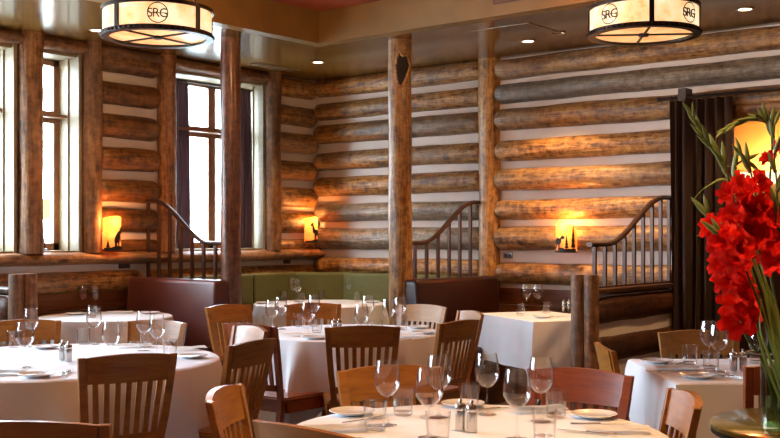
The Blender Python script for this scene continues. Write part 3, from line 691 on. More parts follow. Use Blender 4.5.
def round_cloth(label, c, R, half, rz, folds=11, amp=.035, seed=0, n=144):
    per = []; dr = []; push = []
    for i in range(n):
        a = 2*PI*i/n; q = abs((a % (PI/2)) - PI/4); push.append(.10*math.exp(-(q/.10)**2) - .075*math.exp(-((q-.26)/.12)**2)); per.append((R*math.cos(a), R*math.sin(a), math.cos(a), math.sin(a)))
        dr.append(max(.12, min(half/max(abs(math.cos(a)), abs(math.sin(a))) - R, .70)))
    return cloth(label, c, per, dr, rz, folds, amp, seed, push)
def rect_cloth(label, c, a, b, drop, rz, seed=0, corner=.17, n=40):
    per = []; dr = []; A, Bh = a/2, b/2; rc = .02
    def add(x, y, nx, ny, d): per.append((x, y, nx, ny)); dr.append(d)
    seq = [((A, -Bh), (A, Bh), 0), ((A, Bh), (-A, Bh), PI/2), ((-A, Bh), (-A, -Bh), PI), ((-A, -Bh), (A, -Bh), 1.5*PI)]
    for (x0, y0), (x1, y1), an in seq:
        for i in range(n):
            f = i/n; x = x0+(x1-x0)*f; y = y0+(y1-y0)*f
            e = min(f, 1-f)*(a if an in (PI/2, 1.5*PI) else b); k = max(0, 1-e/.13)
            blend = k*k*.5; sgn = -1 if f < .5 else 1
            ang = an + sgn*blend*PI/2
            add(x, y, math.cos(ang)*(1+1.1*k*k), math.sin(ang)*(1+1.1*k*k), drop + corner*k*k)
    return cloth(label, c, per, dr, rz, 7, .022, seed)
c1 = W(-1.67, 5.3); T1R = .80
table('large round dining table under white cloth in the left foreground', c1, T1R); round_cloth('white cloth on the large round table at the left', c1, T1R, 1.12, TH+math.radians(18), seed=1, folds=13, amp=.05)
c2 = Vector((.66, -3.08, 0)); table('small round table in the window booth at the far left', c2, .50); round_cloth('white cloth on the booth table by the left windows', c2, .50, .68, TH+.3, seed=2)
c3 = W(-.27, 6.83); table('round dining table in the middle of the room', c3, .60); round_cloth('white cloth with hanging corners on the middle round table', c3, .60, .88, TH+math.radians(17), seed=3, folds=12, amp=.04)
c4 = (.87, -.88); table('round table in front of the olive green corner banquette', c4, .60); round_cloth('white cloth on the round table at the green banquette', c4, .60, .86, .3, seed=4)
ang5 = math.radians(-21)   # long side direction, tilted left from the view direction
nc = Vector((1.045, 7.69)); dA = Vector((math.sin(ang5), math.cos(ang5))); dB = Vector((math.cos(ang5), -math.sin(ang5)))
cc = nc + dA*.45 + dB*.31; c5 = W(cc.x, cc.y)
table('rectangular table in the booth between the two half walls', c5, 0, rect=(.62, .9), rz=TH-ang5); rect_cloth('white cloth on the booth table below the deer sconce', c5, .62, .9, .36, TH-ang5, seed=5, corner=.36)
c6 = W(.26, 3.3); table('round dining table in the front centre with glasses and shakers', c6, .60); round_cloth('white cloth on the front centre table', c6, .60, .9, TH+.5, seed=6)
c7 = W(1.66, 4.9); table('square dining table at the right under white cloth', c7, 0, rect=(.9, .88), rz=TH); rect_cloth('white cloth with pointed corners on the square right table', c7, .9, .88, .30, TH, seed=8, corner=.16)
# glass topped side table for the flowers
cs = W(1.43, 3.48); t = thing('side_table', 'round bronze-tinted glass side table holding the flower vase', 'side table', (cs.x, cs.y, 0))
obj('tabletop', lathe([(0, .738), (.355, .738), (.365, .743), (.365, .755), (.358, .76), (0, .76)], 56), M['topglass'], t)
obj('rim', lathe(ring_profile(.34, .362, .726, .738), 56), M['iron'], t)
obj('column', lathe([(0, .02), (.04, .03), (.03, .1), (.03, .68), (.08, .728), (0, .728)], 16), M['iron'], t); obj('foot', lathe([(0, 0), (.2, 0), (.2, .012), (.04, .03), (0, .03)], 28), M['iron'], t)

# ================================================================ CHAIRS
def arc_y(x, hw, z):   # back lean + curve (concave towards the sitter)
    lean = -.19 - .085*max(0, (z-.46))/.42
    return lean - .030*(1-(x/hw)**2)
def half_w(z): return .178 + (.212-.178)*max(0, (z-.46))/.42
def make_chair(label, mat, group):
    t = thing('dining_chair', label, 'chair', (0, 0, 0), 0, group); m = M[mat]
    # seat
    bm = bmesh.new(); pts = []
    for x, y in ((-.19, -.20), (.19, -.20), (.215, .22), (-.215, .22)): pts.append((x, y))
    a = [bm.verts.new((x, y, .435)) for x, y in pts]; b = [bm.verts.new((x, y, .462)) for x, y in pts]
    bm.faces.new(a[::-1]); bm.faces.new(b)
    for i in range(4): bm.faces.new((a[i], a[(i+1) % 4], b[(i+1) % 4], b[i]))
    bmesh.ops.bevel(bm, geom=list(bm.edges), offset=.010, segments=3, affect='EDGES'); obj('seat', bm, m, t)
    bm = bmesh.new(); box(bm, -.17, .17, .175, .195, .375, .437); box(bm, -.165, .165, -.185, -.165, .375, .437)
    for s in (-1, 1): bar(bm, (s*.185, -.17, .406), (s*.195, .185, .406), .02, .062)
    obj('apron', bm, m, t, smooth=False)
    for s in (-1, 1):
        bm = bmesh.new(); bar(bm, (s*.19, .185, 0), (s*.19, .185, .436), .036, .036, (0, 1, 0)); obj('front_leg', bm, m, t, smooth=False)
        bm = bmesh.new()
        zs = [(.0, -.245), (.22, -.205), (.44, -.19)] ; prof = [(y, z) for z, y in [(0, -.235), (.2, -.2), (.44, -.188)]]
        secs = []
        for z in (0, .2, .42, .47, .6, .72, .80, .875):
            if z <= .47: y = -.235 + .047*min(1, z/.42); hw = .172
            else: y = None; hw = half_w(z)
            yy = y if y is not None else arc_y(hw, hw, z)
            w_ = .034 if z < .5 else .034; d_ = .034 if z < .47 else .024
            secs.append([bm.verts.new((s*(hw)+ox*w_/2 - s*w_/2 + (s*.006 if z < .46 else 0), yy+oy*d_/2, z)) for ox, oy in ((-1, -1), (1, -1), (1, 1), (-1, 1))])
        for p_, q_ in zip(secs, secs[1:]):
            for i in range(4): bm.faces.new((p_[i], p_[(i+1) % 4], q_[(i+1) % 4], q_[i]))
        bm.faces.new(secs[0][::-1]); bm.faces.new(secs[-1])
        bmesh.ops.bevel(bm, geom=list(secs[-1][0].link_edges)+list(secs[-1][2].link_edges), offset=.003, segments=1, affect='EDGES')
        obj('rear_leg', bm, m, t)
    # crest rail between the stiles, arched
    def rail(z0, z1, arch, name, th=.022):
        bm = bmesh.new(); n = 18; F_ = []; 
        for i in range(n+1):
            u = -1 + 2*i/n; col = []
            for z in (z0, z0+(z1-z0)*.33, z0+(z1-z0)*.66, z1):
                zz = z + (arch*(1-u*u) if z == z1 else 0); hw = half_w(zz)-.003; x = u*(hw-.03); y = arc_y(x, hw, zz)
                col.append((bm.verts.new((x, y-th/2, zz)), bm.verts.new((x, y+th/2, zz))))
            F_.append(col)
        for c_, d_ in zip(F_, F_[1:]):
            for k in range(3):
                bm.faces.new((c_[k][0], d_[k][0], d_[k+1][0], c_[k+1][0])); bm.faces.new((c_[k][1], c_[k+1][1], d_[k+1][1], d_[k][1]))
            bm.faces.new((c_[3][0], d_[3][0], d_[3][1], c_[3][1])); bm.faces.new((c_[0][0], c_[0][1], d_[0][1], d_[0][0]))
        for c_ in (F_[0], F_[-1]):
            for k in range(3): bm.faces.new((c_[k][0], c_[k+1][0], c_[k+1][1], c_[k][1]))
        return obj(name, bm, m, t)
    rail(.762, .874, .012, 'crest_rail'); rail(.50, .535, 0, 'lower_rail')
    for k in range(7):
        u = (k-3)/3.75; bm = bmesh.new(); n = 5; secs = []
        for j in range(n+1):
            z = .53 + (.766-.53)*j/n; hw = half_w(z); x = u*(hw-.03); y = arc_y(x, hw, z)
            secs.append([bm.verts.new((x+ox*.0115, y+oy*.006, z)) for ox, oy in ((-1, -1), (1, -1), (1, 1), (-1, 1))])
        for p_, q_ in zip(secs, secs[1:]):
            for i in range(4): bm.faces.new((p_[i], p_[(i+1) % 4], q_[(i+1) % 4], q_[i]))
        bm.faces.new(secs[0][::-1]); bm.faces.new(secs[-1]); obj('slat', bm, m, t, smooth=False)
    for s in (-1, 1):
        bm = bmesh.new(); bar(bm, (s*.178, -.2, .17), (s*.188, .185, .17), .016, .024); obj('stretcher', bm, m, t, smooth=False)
    bm = bmesh.new(); bar(bm, (-.18, .0, .17), (.18, .0, .17), .016, .024); obj('stretcher', bm, m, t, smooth=False)
    return t
CH = {k: None for k in ('chair', 'chair_red', 'chair_pale')}
# X, depth of the top of the back, heading, wood, label
chairs = [
 (-1.095, 4.46, -29, 'chair', 'slatted wooden chair seen from behind at the large left table', 'chairs at the large left table'),
 (-.96, 2.84, 5, 'chair', 'wooden chair whose top rail rises at the bottom left corner', 'chairs in the foreground'),
 (-.23, 2.76, 42, 'chair', 'wooden chair showing only its slanting top rail at the bottom, left of the front table', 'chairs at the front table'),
 (-.553, 3.43, 95, 'chair', 'glossy wooden chair turned side-on just left of the front table', 'chairs at the front table'),
 (-.64, 5.05, -66, 'chair', 'slatted wooden chair seen at an angle, right side of the large left table', 'chairs at the large left table'),
 (-.81, 6.02, 38, 'chair_red', 'dark reddish chair with tall stile at the left of the middle table', 'chairs at the middle table'),
 (-.75, 5.82, -122, 'chair', 'chair with glaring pale top rail, between the large left and middle tables', 'chairs at the large left table'),
 (-1.18, 7.65, 131, 'chair', 'golden wooden chair in front of the slim log pillar', 'chairs at the middle table'),
 (-2.17, 6.28, 156, 'chair', 'wooden chair at the left edge on the far side of the large left table', 'chairs at the large left table'),
 (-1.37, 6.24, -160, 'chair', 'wooden chair in front of the oxblood bench, far side of the large left table', 'chairs at the large left table'),
 (-.575, 7.85, 167, 'chair', 'orange-brown chair between the middle table and the green banquette table', 'chairs at the middle table'),
 (.25, 7.67, -142, 'chair_pale', 'light wooden chair below the railing by the golden pillar', 'chairs at the middle table'),
 (-.15, 5.86, -6, 'chair', 'slatted chair seen from behind, centred at the middle table', 'chairs at the middle table'),
 (.425, 6.25, -53, 'chair', 'angled slatted chair at the right of the middle table', 'chairs at the middle table'),
 (.55, 7.0, -108, 'chair', 'chair with small glaring top rail behind the angled slatted chair', 'chairs at the middle table'),
 (-.008, 4.05, 160, 'chair', 'orange-brown wooden chair on the far left side of the front table', 'chairs at the front table'),
 (.715, 3.95, -145, 'chair_red', 'dark cherry wooden chair on the far right side of the front table', 'chairs at the front table'),
 (.965, 4.85, 92, 'chair', 'narrow side-on chair left of the square right table', 'chairs at the square right table'),
 (1.615, 5.57, 180, 'chair_pale', 'pale wooden chair facing out behind the square right table', 'chairs at the square right table'),
 (.94, 3.32, -86, 'chair', 'glossy side-on chair with bright top rail between the front and right tables', 'chairs at the front table'),
 (1.585, 4.10, -4, 'chair_red', 'red-brown chair partly hidden behind the flower vase', 'chairs at the square right table'),
]
for X, Y, phi, mt, lab, grp in chairs:
    a = math.radians(phi); fx, fy = math.sin(a), math.cos(a); bx, by = X + .295*fx, Y + .295*fy; p = W(bx, by, 0)
    if CH[mt] is None:
        c = make_chair(lab, mt, grp); c.location = p; c.rotation_euler = (0, 0, face(phi)); CH[mt] = c
    else: dup(CH[mt], p, face(phi), lab, grp)

# ================================================================ TABLEWARE
def mk_wine(label, cat='wine glass'):
    t = thing('wine_glass', label, cat, (0, 0, 0))
    obj('foot', lathe([(0, 0), (.033, .0), (.034, .002), (.012, .006), (.005, .012)], 28), M['glass'], t)
    obj('stem', lathe([(.005, .012), (.0035, .03), (.0032, .085), (.005, .094)], 12), M['glass'], t)
    obj('bowl', lathe([(.004, .094), (.018, .098), (.031, .112), (.0415, .130), (.043, .148), (.0395, .178), (.0335, .212), (.0328, .2125), (.032, .212), (.038, .178), (.0418, .148), (.0402, .131), (.0295, .114), (.017, .1005), (0, .098)], 32), M['glass'], t)
    return t
def mk_tumbler(label):
    t = thing('tumbler', label, 'tumbler', (0, 0, 0))
    obj('base', lathe([(0, 0), (.030, 0), (.032, .003), (.032, .013), (0, .013)], 28), M['glass'], t)
    obj('wall', lathe([(.032, .005), (.0385, .092), (.0375, .0925), (.0365, .092), (.0305, .014)], 32), M['glass'], t)
    return t
def mk_shaker(label):
    t = thing('shaker', label, 'shaker', (0, 0, 0))
    obj('body', lathe([(0, 0), (.0155, 0), (.017, .003), (.017, .062), (.0165, .064)], 24), M['steel'], t)
    obj('cap', lathe([(.0175, .063), (.018, .066), (.018, .078), (.015, .083), (.004, .085), (.0035, .089), (.006, .093), (.004, .098), (0, .099)], 24), M['steel'], t)
    return t
def mk_plate(label):
    o = obj('bread_plate', lathe([(0, .003), (.045, .003), (.050, .001), (.052, .003), (.078, .012), (.0795, .0135), (.077, .015), (.055, .007), (.045, .0055), (0, .0055)], 48), M['china']); tag(o, label, 'plate'); return o
def mk_fork(label):
    t = thing('fork', label, 'fork', (0, 0, 0)); bm = bmesh.new(); box(bm, -.004, .004, -.10, .02, .001, .004, bev=.001); obj('handle', bm, M['steel'], t)
    bm = bmesh.new(); box(bm, -.011, .011, .02, .05, .002, .005)
    for k in range(4): box(bm, -.011+k*.0065, -.0085+k*.0065, .05, .085, .003, .0055)
    obj('tines', bm, M['steel'], t, smooth=False); return t
def mk_knife(label):
    t = thing('knife', label, 'knife', (0, 0, 0)); obj('handle', B(-.006, .006, -.10, 0, .001, .006, bev=.002), M['steel'], t)
    bm = bmesh.new(); a = [bm.verts.new(v) for v in ((-.005, 0, .002), (.009, 0, .002), (.009, .07, .002), (.002, .105, .002), (-.005, .09, .002))]; bm.faces.new(a); bmesh.ops.solidify(bm, geom=list(bm.faces), thickness=-.0015); obj('blade', bm, M['steel'], t, smooth=False); return t
def mk_napkin(label):
    bm = bmesh.new(); n = 12; rows = []
    for i in range(n+1):
        r_ = []
        for j in range(n+1):
            x = -.05+.10*i/n; y = -.10+.20*j/n
            r_.append(bm.verts.new((x, y, .010 + .004*noise.noise(Vector((x*20, y*14, 2))) + .006*math.sin(i/n*PI))))
        rows.append(r_)
    for a, b in zip(rows, rows[1:]):
        for j in range(n): bm.faces.new((a[j], a[j+1], b[j+1], b[j]))
    bmesh.ops.solidify(bm, geom=list(bm.faces), thickness=.009)
    for v in bm.verts: v.co.z = max(v.co.z, .0005)
    o = obj('napkin', bm, M['napkin']); tag(o, label, 'napkin'); return o
MK = dict(wine=mk_wine, tumbler=mk_tumbler, shaker=mk_shaker, plate=mk_plate, fork=mk_fork, knife=mk_knife, napkin=mk_napkin)
PROTO = {}
def put(kind, p, rz, label, group):
    if kind not in PROTO:
        o = MK[kind](label); PROTO[kind] = o; o.location = p; o.rotation_euler = (0, 0, rz); o['group'] = group; return o
    return dup(PROTO[kind], p, rz, label, group)
TOPZ = .7645
def wy(top):   # depth of a wine glass from its rim height in the photo
    return F*(EYE-TOPZ-.2125)/(top-236)
def ty(top): return F*(EYE-TOPZ-.0925)/(top-236)
g6, g7, g5, g4, g3, g1, g2 = ('on the front table', 'on the square right table', 'on the half-wall booth table', 'on the green banquette table', 'on the middle table', 'on the large left table', 'on the left window booth table')
for px, top, lab in ((387, 360, 'wine glass in front of the orange-brown wide chair, leftmost on the front table'), (429, 368, 'nearer of the two overlapping wine glasses left of the front shakers'), (439, 355, 'farther of the two overlapping wine glasses left of the front shakers'),
                     (487, 353, 'wine glass standing alone right behind the front shakers'), (517, 369, 'nearest wine glass right of the front shakers'), (541, 357.5, 'tall wine glass before the dark cherry chair on the front table')):
    put('wine', PD(px, wy(top), TOPZ), 0, lab, 'wine glasses '+g6)
for px, top, lab in ((375, 400.5, 'tumbler at the left of the front table beside the napkin'), (403, 388, 'tumbler right of the leftmost front wine glass'), (438, 411.5, 'tumbler nearest the picture bottom, left of the front shakers'),
                     (469, 384, 'tumbler right behind the front shakers'), (544.5, 409, 'tumbler nearest the picture bottom, right of the front shakers'), (556, 390, 'tumbler left of the right bread plate on the front table')):
    put('tumbler', PD(px, ty(top), TOPZ), 0, lab, 'tumblers '+g6)
def flat(kind, px, py, phi, lab, grp): put(kind, TP(px, py, TOPZ), face(phi), lab, grp)
flat('shaker', 460.5, 430, 0, 'left steel shaker on the front table', 'shakers '+g6); flat('shaker', 472, 431.5, 0, 'right steel shaker on the front table', 'shakers '+g6)
flat('plate', 594, 417, 0, 'white bread plate at the right of the front table', 'plates '+g6); flat('plate', 352, 414, 0, 'white bread plate at the left of the front table', 'plates '+g6); flat('plate', 463, 406, 0, 'white bread plate behind the shakers at the far edge of the front table', 'plates '+g6)
flat('knife', 500, 408.5, 60, 'knife at the far edge of the front table beside the lone wine glass', 'cutlery '+g6); flat('fork', 366, 420, 50, 'fork right of the left bread plate', 'cutlery '+g6)
flat('napkin', 336, 430, 75, 'folded white napkin at the left corner of the front table', 'napkins '+g6); flat('napkin', 537, 411, 70, 'folded napkin behind the wine glasses at the far side of the front table', 'napkins '+g6)
flat('napkin', 617, 431, 95, 'folded napkin below the right bread plate', 'napkins '+g6); flat('knife', 586, 432.5, -60, 'knife left of the folded napkin below the right bread plate', 'cutlery '+g6)
flat('knife', 601, 424.5, 90, 'knife lying just below the right bread plate', 'cutlery '+g6)
# right square table
for px, top, lab in ((709, 321, 'left and farther wine glass on the square right table'), (718.5, 324.5, 'wine glass in the middle of the square right table, left of its shakers'), (758, 327, 'wine glass beside the flower vase on the square right table')): put('wine', PD(px, wy(top), TOPZ), 0, lab, 'wine glasses '+g7)
for px, top, lab in ((690, 345, 'farther tumbler at the left of the square right table'), (711, 351, 'nearer tumbler left of the shakers on the square right table'), (757, 344, 'tumbler beside the flower vase on the square right table')): put('tumbler', PD(px, ty(top), TOPZ), 0, lab, 'tumblers '+g7)
flat('shaker', 733.5, 370.5, 0, 'left steel shaker on the square right table', 'shakers '+g7); flat('shaker', 743, 370.5, 0, 'right steel shaker on the square right table', 'shakers '+g7)
flat('plate', 657, 362.5, 0, 'bread plate at the far left corner of the square right table', 'plates '+g7); flat('plate', 698, 377.5, 0, 'bread plate at the near edge of the square right table', 'plates '+g7)
flat('napkin', 676, 369, 90, 'folded napkin between the two plates of the square right table', 'napkins '+g7); flat('knife', 668, 371.5, 90, 'knife beside the napkin on the square right table', 'cutlery '+g7)
flat('fork', 727, 377, -25, 'left of two forks on the square right table', 'cutlery '+g7); flat('fork', 736, 377, -20, 'right of two forks on the square right table', 'cutlery '+g7); flat('knife', 681, 363.5, 35, 'knife beside the farther tumbler on the square right table', 'cutlery '+g7)
flat('napkin', 748, 361.5, 90, 'folded napkin behind the shakers on the square right table', 'napkins '+g7)
# booth table 5
for px, top, lab in ((526.5, 285, 'left wine glass on the booth table below the deer sconce'), (538, 285, 'right wine glass on the booth table below the deer sconce')): put('wine', PD(px, wy(top), TOPZ), 0, lab, 'wine glasses '+g5)
for px, py, lab in ((520.5, 315, 'tumbler at the left of the half-wall booth table'), (546.5, 313, 'tumbler at the right of the half-wall booth table')): put('tumbler', TP(px, py, TOPZ), 0, lab, 'tumblers '+g5)
flat('shaker', 564, 311.5, 0, 'left steel shaker on the half-wall booth table', 'shakers '+g5); flat('shaker', 569, 311.5, 0, 'right steel shaker on the half-wall booth table', 'shakers '+g5)
flat('plate', 543, 317.5, 0, 'bread plate on the half-wall booth table', 'plates '+g5); flat('napkin', 562, 316, 80, 'folded napkin right of the plate on the half-wall booth table', 'napkins '+g5)
# green banquette table 4
for px, top, lab in ((292.5, 277.5, 'left of two overlapping wine glasses on the green banquette table'), (297.5, 278.5, 'right of two overlapping wine glasses on the green banquette table'), (326, 276.3, 'middle wine glass on the green banquette table'), (349.5, 277, 'rightmost wine glass on the green banquette table')): put('wine', PD(px, wy(top)*.985, TOPZ), 0, lab, 'wine glasses '+g4)
for px, top, lab in ((283.5, 290.5, 'leftmost tumbler on the green banquette table'), (301, 292.5, 'tumbler near the overlapping glasses on the green banquette table'), (321.5, 289.5, 'tumbler by the middle wine glass on the green banquette table'), (358, 291, 'rightmost tumbler on the green banquette table')): put('tumbler', PD(px, ty(top)*.99, TOPZ), 0, lab, 'tumblers '+g4)
flat('plate', 264, 303.5, 0, 'bread plate at the left edge of the green banquette table', 'plates '+g4); flat('plate', 372, 302.5, 0, 'bread plate at the right edge of the green banquette table', 'plates '+g4)
flat('napkin', 345, 303.5, 85, 'folded napkin on the green banquette table before the rightmost glass', 'napkins '+g4)
# middle table 3
for px, top, lab in ((272, 299.5, 'leftmost wine glass on the middle table'), (281, 297, 'second wine glass from the left on the middle table'), (308, 302.5, 'nearer glass of the pair before the orange-brown chair'), (314, 295, 'farther glass of the pair before the orange-brown chair'),
                     (361.5, 304.5, 'nearer glass of the pair above the centred chair'), (368, 295.5, 'farther glass of the pair above the centred chair'), (388.5, 299, 'wine glass just left of the golden pillar base, middle table'), (400, 297, 'rightmost wine glass on the middle table')): put('wine', PD(px, wy(top), TOPZ), 0, lab, 'wine glasses '+g3)
for px, top, lab in ((268, 315.5, 'leftmost tumbler on the middle table'), (299, 313, 'tumbler beside the glass pair before the orange-brown chair'), (317, 318, 'tumbler in front of the glass pair, left half of middle table'), (363, 317, 'tumbler directly behind the centred chair'), (377, 320.5, 'low tumbler right of the centred glass pair'), (402, 315.5, 'rightmost tumbler on the middle table')):
    put('tumbler', PD(px, min(ty(top), 7.25), TOPZ), 0, lab, 'tumblers '+g3)
flat('shaker', 334, 334, 0, 'left steel shaker on the middle table', 'shakers '+g3); flat('shaker', 339, 334, 0, 'right steel shaker on the middle table', 'shakers '+g3)
flat('plate', 315, 338.5, 0, 'bread plate left of the centred chair on the middle table', 'plates '+g3); flat('plate', 424, 333.5, 0, 'bread plate at the right edge of the middle table', 'plates '+g3); flat('plate', 418, 328, 0, 'farther bread plate at the right of the middle table', 'plates '+g3)
flat('napkin', 297, 335.5, 80, 'folded napkin at the left of the middle table', 'napkins '+g3); flat('napkin', 407, 336.5, 80, 'folded napkin right of the centred chair', 'napkins '+g3); flat('knife', 412, 339.5, 85, 'knife at the near right edge of the middle table', 'cutlery '+g3)
# large left table 1
for px, top, lab in ((31, 308.5, 'farther wine glass of the left pair on the large left table'), (25, 322, 'nearer wine glass of the left pair on the large left table'), (94, 303, 'wine glass behind the shakers on the large left table'), (111, 321, 'wine glass left of the slatted chair back on the large left table'),
                     (144, 311, 'farther wine glass of the right pair on the large left table'), (157, 315, 'nearer wine glass of the right pair on the large left table')): put('wine', PD(px, min(wy(top), 6.02), TOPZ), 0, lab, 'wine glasses '+g1)
for px, top, lab in ((14, 330.5, 'leftmost tumbler on the large left table'), (83.5, 328, 'tumbler left of the centre wine glasses on the large left table'), (146, 330, 'tumbler beneath the right pair of glasses on the large left table'), (170, 338.5, 'rightmost tumbler on the large left table')): put('tumbler', PD(px, ty(top), TOPZ), 0, lab, 'tumblers '+g1)
flat('shaker', 62.5, 360, 0, 'left steel shaker on the large left table', 'shakers '+g1); flat('shaker', 68.5, 361.5, 0, 'right steel shaker on the large left table', 'shakers '+g1)
flat('plate', 37, 376.5, 0, 'bread plate at the near edge of the large left table', 'plates '+g1); flat('plate', 192, 357.5, 0, 'bread plate at the right edge of the large left table', 'plates '+g1)
flat('plate', 46, 348, 0, 'bread plate behind the left shakers on the large left table', 'plates '+g1); flat('napkin', 133, 346.5, 80, 'folded napkin at the far side of the large left table', 'napkins '+g1)
flat('napkin', 5, 374, 85, 'folded napkin at the left edge of the large left table', 'napkins '+g1); flat('napkin', 187, 349.5, 60, 'folded napkin behind the right plate on the large left table', 'napkins '+g1)
flat('fork', 62, 374, -12, 'left of two forks near the shakers on the large left table', 'cutlery '+g1); flat('fork', 68, 373, -10, 'right of two forks near the shakers on the large left table', 'cutlery '+g1)
# booth table 2
for px, lab in ((83, 'left wine glass on the left window booth table'), (96, 'right wine glass on the left window booth table')): put('wine', PD(px, 8.62, TOPZ), 0, lab, 'wine glasses '+g2)
flat('plate', 75, 314.5, 0, 'bread plate at the left of the window booth table', 'plates '+g2); flat('plate', 150, 313.5, 0, 'bread plate at the right of the window booth table', 'plates '+g2)
flat('napkin', 120, 313, 80, 'folded napkin in the middle of the window booth table', 'napkins '+g2)
put('tumbler', PD(92, 8.0, TOPZ), 0, 'tumbler on the left window booth table', 'tumblers '+g2)

# ================================================================ VASE AND GLADIOLI
vc = W(1.265, 3.40); VZ = .762
t = thing('flower_vase', 'tall clear glass vase with dark iron collar on the side table', 'vase', (vc.x, vc.y, VZ))
obj('glass_body', lathe([(0, 0), (.068, 0), (.072, .006), (.074, .22), (.080, .262), (.078, .263), (.071, .22), (.069, .012), (0, .012)], 40), M['vase'], t)
obj('collar', tube([(.112*math.cos(a), .112*math.sin(a), .238+.004*math.sin(a*2)) for a in [i*2*PI/40 for i in range(41)]], .0085, 8, caps=False, flat=.7), M['iron'], t)
for k in range(3):
    a = k*2*PI/3+.5; obj('collar_arm', tube([(.076*math.cos(a), .076*math.sin(a), .238), (.108*math.cos(a), .108*math.sin(a), .238)], .005, 6), M['iron'], t)
obj('water', lathe([(0, .014), (.067, .014), (.069, .17), (0, .17)], 32), M['water'], t)
def bloom_mesh(seed):
    rnd = random.Random(seed); bm = bmesh.new()
    for k in range(6):
        a = k*PI/3 + rnd.uniform(-.15, .15); wv = rnd.uniform(.8, 1.15); n = 6; rows = []
        for i in range(n+1):
            f = i/n; L_ = .052*f; wd = .024*math.sin(min(1, f*1.15)*PI*.80)*wv+.002; z = .038*math.sin(f*PI*.62) ; r_ = .006 + L_*(.55+.5*f)
            row = []
            for j in range(5):
                u = (j-2)/2; rr_ = r_ - .004*u*u; zz = z + .008*u*u*(1-f) + .006*math.sin(u*3+f*8+seed+k)*f
                x = rr_*math.cos(a) - u*wd*math.sin(a); y = rr_*math.sin(a) + u*wd*math.cos(a); row.append(bm.verts.new((x, y, zz)))
            rows.append(row)
        for p_, q_ in zip(rows, rows[1:]):
            for j in range(4): bm.faces.new((p_[j], p_[j+1], q_[j+1], q_[j]))
    bmesh.ops.solidify(bm, geom=list(bm.faces), thickness=.0012)
    me = bpy.data.meshes.new('bloom'); bmesh.ops.recalc_face_normals(bm, faces=bm.faces); bm.to_mesh(me); bm.free(); me.materials.append(M['petal'])
    for p_ in me.polygons: p_.use_smooth = True
    return me
BL = [bloom_mesh(s) for s in range(4)]
def bud_bm(n=1):
    return lathe([(0, -.004), (.006, .004), (.0085, .016), (.007, .032), (.003, .046), (0, .052)], 8)
BUDM = None
def glad(path, dep, blooms, buds, label, rseed, tipr=.0022, bsc=1.0):
    """path in photo pixels at plane depth dep (list of depths); blooms/buds = (t0,t1,count)"""
    global BUDM
    rnd = random.Random(rseed)
    P3 = []
    for (px, py), d in zip(path, dep):
        P3.append(PD(px, d, EYE + (236-py)*d/F))
    P3 = smooth_path(P3, 8); base = P3[0]; t = thing('gladiolus', label, 'flower', base, 0, 'red gladioli in the glass vase')
    Q = [p-base for p in P3]; n = len(Q)
    obj('stem', tube(Q, [.0052 + (tipr-.0052)*i/(n-1) for i in range(n)], 7), M['stem'], t)
    right = Vector((ct, st, 0)); toward = Vector((st, -ct, 0))
    def at(s):
        f = s*(n-1); i = min(int(f), n-2); return Q[i].lerp(Q[i+1], f-i), (Q[i+1]-Q[i]).normalized()
    def s_of(y):
        zt = EYE + (236-y)*dep[0]/F
        for i_, p_ in enumerate(P3):
            if p_.z >= zt: return i_/(n-1)
        return 1.0
    blooms = (s_of(blooms[0]), s_of(blooms[1]), blooms[2])
    buds = (s_of(buds[0]) if buds[0] > 1 else buds[0], buds[1], buds[2])
    t0, t1, k = blooms
    for i in range(k):
        s = t0 + (t1-t0)*(i+.5)/k; p, d = at(s); side = (1 if i % 2 else -1); 
        dirv = (right*side*rnd.uniform(.35, .9) + toward*rnd.uniform(.4, 1.0) + d*.35).normalized(); sz = rnd.uniform(.82, 1.04)*(1.12-.42*(i/max(1, k)))*bsc
        o = bpy.data.objects.new('bloom', BL[rnd.randrange(4)]); C.objects.link(o); o.parent = t; o.location = p + dirv*.012; o.scale = (sz, sz, sz)
        o.rotation_mode = 'QUATERNION'; o.rotation_quaternion = dirv.to_track_quat('Z', 'Y') @ Matrix.Rotation(rnd.random()*3, 3, 'Z').to_quaternion()
    t0, t1, k = buds
    for i in range(k):
        s = t0 + (t1-t0)*(i+.5)/k; p, d = at(s); side = (1 if i % 2 else -1); dirv = (right*side*.28 + d*1.0 + toward*rnd.uniform(-.2, .3)).normalized()
        if BUDM is None:
            o = obj('bud', bud_bm(), M['bud'], t); BUDM = o.data
        else: o = bpy.data.objects.new('bud', BUDM); C.objects.link(o); o.parent = t
        sz = 1.15 - .5*i/max(1, k); o.location = p; o.scale = (sz, sz, sz*1.45); o.rotation_mode = 'QUATERNION'; o.rotation_quaternion = dirv.to_track_quat('Z', 'Y')
    return t
D = 3.40
glad([(779, 422), (764, 365), (744, 332), (736, 300), (729, 270), (721, 240), (708, 214)], [3.38, 3.38, 3.33, 3.3, 3.28, 3.27, 3.27], (330, 226, 11), (222, 1, 2), 'leftmost gladiolus with a dense red spike leaning over the table', 1)
glad([(783, 422), (775, 360), (759, 300), (746, 250), (737, 215), (730, 185), (722, 160), (703, 136), (691, 113)], [3.42, 3.42, 3.4, 3.38, 3.36, 3.35, 3.34, 3.34, 3.34], (252, 186, 6), (178, 1, 11), 'gladiolus with long green budded tip curving up left over the curtain', 2)
glad([(788, 424), (783, 360), (775, 300), (765, 245), (758, 210), (754, 185), (748, 165), (740, 152)], [3.36]*8, (246, 184, 6), (178, 1, 4), 'middle gladiolus with red blooms below a dark bud tip', 3)
glad([(794, 424), (792, 360), (786, 300), (778, 240), (770, 190), (772, 150), (769, 124), (748, 120), (719, 133)], [3.46, 3.46, 3.46, 3.46, 3.46, 3.46, 3.45, 3.42, 3.40], (172, 148, 2), (140, .98, 14), 'tall gladiolus whose bare tip bends over left above the glowing lamp', 4, bsc=.5)
